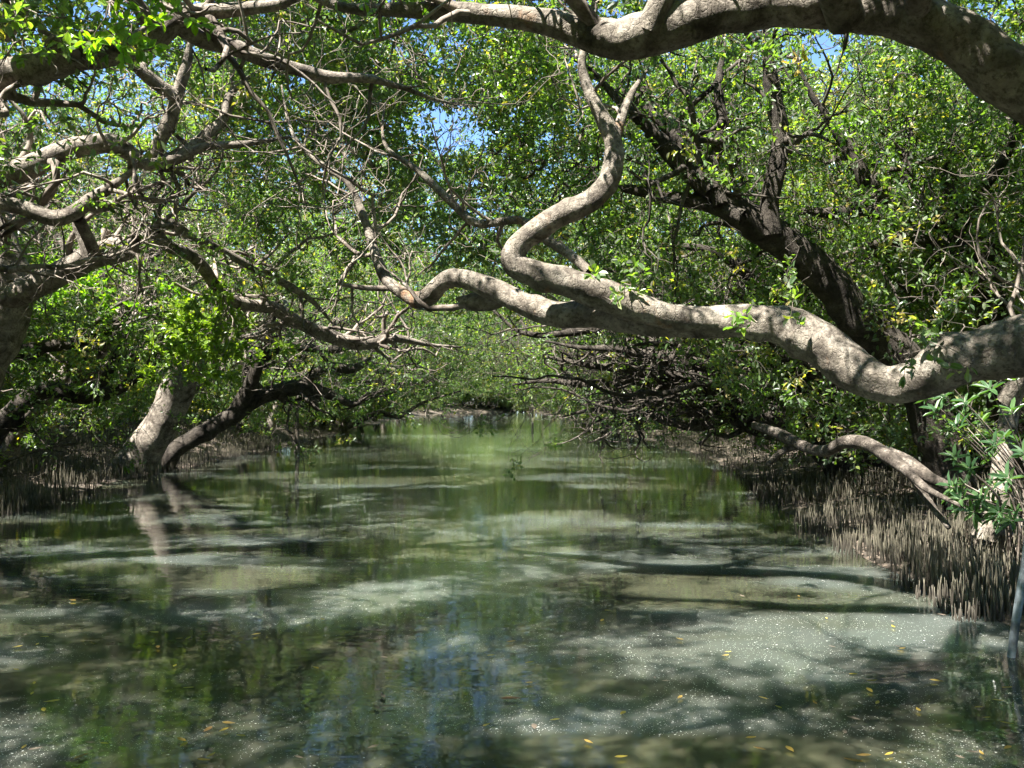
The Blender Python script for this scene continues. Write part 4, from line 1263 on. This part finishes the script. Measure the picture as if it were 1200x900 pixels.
# ------------------------------------------------------------------ things floating on the water
def float_field(n, y0, y1, thr, sc=(0.55, 1.1)):
    y = np.exp(rng.uniform(math.log(y0), math.log(y1), n))
    x = rng.uniform(-.62, .62, n) * y
    s, _ = shore(x, y)
    f = film_at(x, y) + rng.normal(0, .09, n)
    k = (s < -0.05) & (f > thr)
    return np.stack([x[k], y[k]], -1)


fp = float_field(180000, 2.8, 80, 0.0)
n = len(fp)
sz = rng.uniform(.0010, .0031, n) * np.where(rng.random(n) < .03, 2.2, 1) * (1 + fp[:, 1] / 22)
a = rng.uniform(0, 6.28, n)
e1 = np.stack([np.cos(a), np.sin(a)], -1) * sz[:, None]
e2 = np.stack([-np.sin(a), np.cos(a)], -1) * (sz * rng.uniform(.35, .9, n))[:, None]
z = np.full((n, 1), .004)
V = np.stack([np.hstack([fp + e1, z]), np.hstack([fp + e2, z]), np.hstack([fp - e1 * .8, z]), np.hstack([fp - e2, z])], 1).reshape(-1, 3)
tag(mesh_np("floating_flecks", V, np.arange(n * 4).reshape(-1, 4), FLECK), "pale flecks drifting in bands on the green water", "flecks", kind="stuff")


def float_leaf(xy, rot, L, mat, label, group, name="floating_leaf"):
    n = 7
    k = np.linspace(0, 1, n)
    w = L * rng.uniform(.13, .19) * np.sin(np.pi * k ** .8) + .0008
    up = .004 + .05 * L * (k - .5) ** 2 * 4 * rng.uniform(.2, 1)
    row = lambda s: np.stack([(k - .5) * L, s * w, .006 + up + abs(s) * .0 + .15 * w * abs(s)], -1)
    V = np.vstack([row(-1), row(0), row(1)])
    F = [(r * n + i, r * n + i + 1, (r + 1) * n + i + 1, (r + 1) * n + i) for r in range(2) for i in range(n - 1)]
    o = mesh_np(name, V, F, mat, attrs={"rnd": np.full(len(F), rng.random())}, smooth=True)
    o.location = (xy[0], xy[1], 0)
    o.rotation_euler.z = rot
    return tag(o, label, "leaf", group)


def on_water(u, v):
    p = P(u, v, 1.0) - [0, 0, CAM_Z]
    return p[:2] * (CAM_Z / -p[2])


for u, v in [(28, 878), (42, 880), (247, 888), (262, 858), (268, 850), (160, 860), (40, 803), (210, 750), (85, 705), (105, 708), (510, 718), (140, 832), (575, 770), (596, 776),
             (620, 802), (626, 854), (570, 852), (634, 717), (990, 860), (1000, 792), (1020, 791), (1022, 800), (1030, 793), (1104, 722), (1076, 834), (1140, 884), (1180, 850),
             (1098, 800), (1000, 844), (1028, 826), (1012, 888), (1000, 894), (1125, 890), (936, 700), (1045, 680), (1046, 730), (1180, 808), (955, 826), (880, 867), (890, 880),
             (1150, 885), (350, 890), (300, 745), (205, 782), (455, 830), (730, 838), (1055, 765), (850, 770), (1065, 690), (870, 700), (20, 760), (330, 835), (690, 872), (780, 800)] + [(rng.uniform(5, 1195), 690 + 205 * rng.random() ** .8) for _ in range(60)]:
    w = on_water(u, v)
    if shore(np.array([w[0]]), np.array([w[1]]))[0][0] > -.15:
        continue
    float_leaf(w, rng.uniform(0, 6.28), rng.uniform(.035, .07), *((LEAF_YELLOW, "small yellow fallen leaf floating on the murky water", "yellow leaves floating on the channel") if rng.random() < .7 else (LITTER, "small dull brown fallen leaf floating on the murky water", "dull brown leaves floating on the channel")))
float_leaf(on_water(598, 821), .12, .105, LEAF_BROWN, "single reddish brown leaf floating in the near middle of the channel, larger than the rest", None)

# ------------------------------------------------------------------ light
TO_SUN = Vector((-0.34, -0.36, 0.87)).normalized()
sun_d = bpy.data.lights.new("sun", "SUN")
sun_d.energy = 5.0
sun_d.angle = R(0.53)
sun_d.color = (1.0, 0.955, 0.88)
sun = bpy.data.objects.new("sun", sun_d)
sun.rotation_euler = TO_SUN.to_track_quat("Z", "Y").to_euler()
sun.location = (-6, -3, 20)
col.objects.link(sun)
world = bpy.data.worlds.new("World")
scene.world = world
world.use_nodes = True
nt = world.node_tree
nt.nodes.clear()
sky = nt.nodes.new("ShaderNodeTexSky")
sky.sky_type = "NISHITA"
sky.sun_disc = False
sky.dust_density = 0.15
sky.ozone_density = 6.0
sky.altitude = 2500
sky.sun_elevation = math.asin(TO_SUN.z)
sky.sun_rotation = math.atan2(TO_SUN.x, TO_SUN.y)
bg = nt.nodes.new("ShaderNodeBackground")
bg.inputs["Strength"].default_value = 0.075
wo = nt.nodes.new("ShaderNodeOutputWorld")
nt.links.new(sky.outputs[0], bg.inputs[0])
nt.links.new(bg.outputs[0], wo.inputs[0])

scene.view_settings.view_transform = "Standard"
scene.view_settings.look = "None"
scene.view_settings.exposure = 2.55
scene.view_settings.gamma = 1.0
scene.render.engine = "CYCLES"
cy = scene.cycles
cy.use_denoising = True
cy.max_bounces = 6
cy.diffuse_bounces = 4
cy.adaptive_threshold = 0.02
cy.glossy_bounces = 3
cy.transmission_bounces = 4
cy.sample_clamp_indirect = 6.0
cy.caustics_reflective = False
cy.caustics_refractive = False
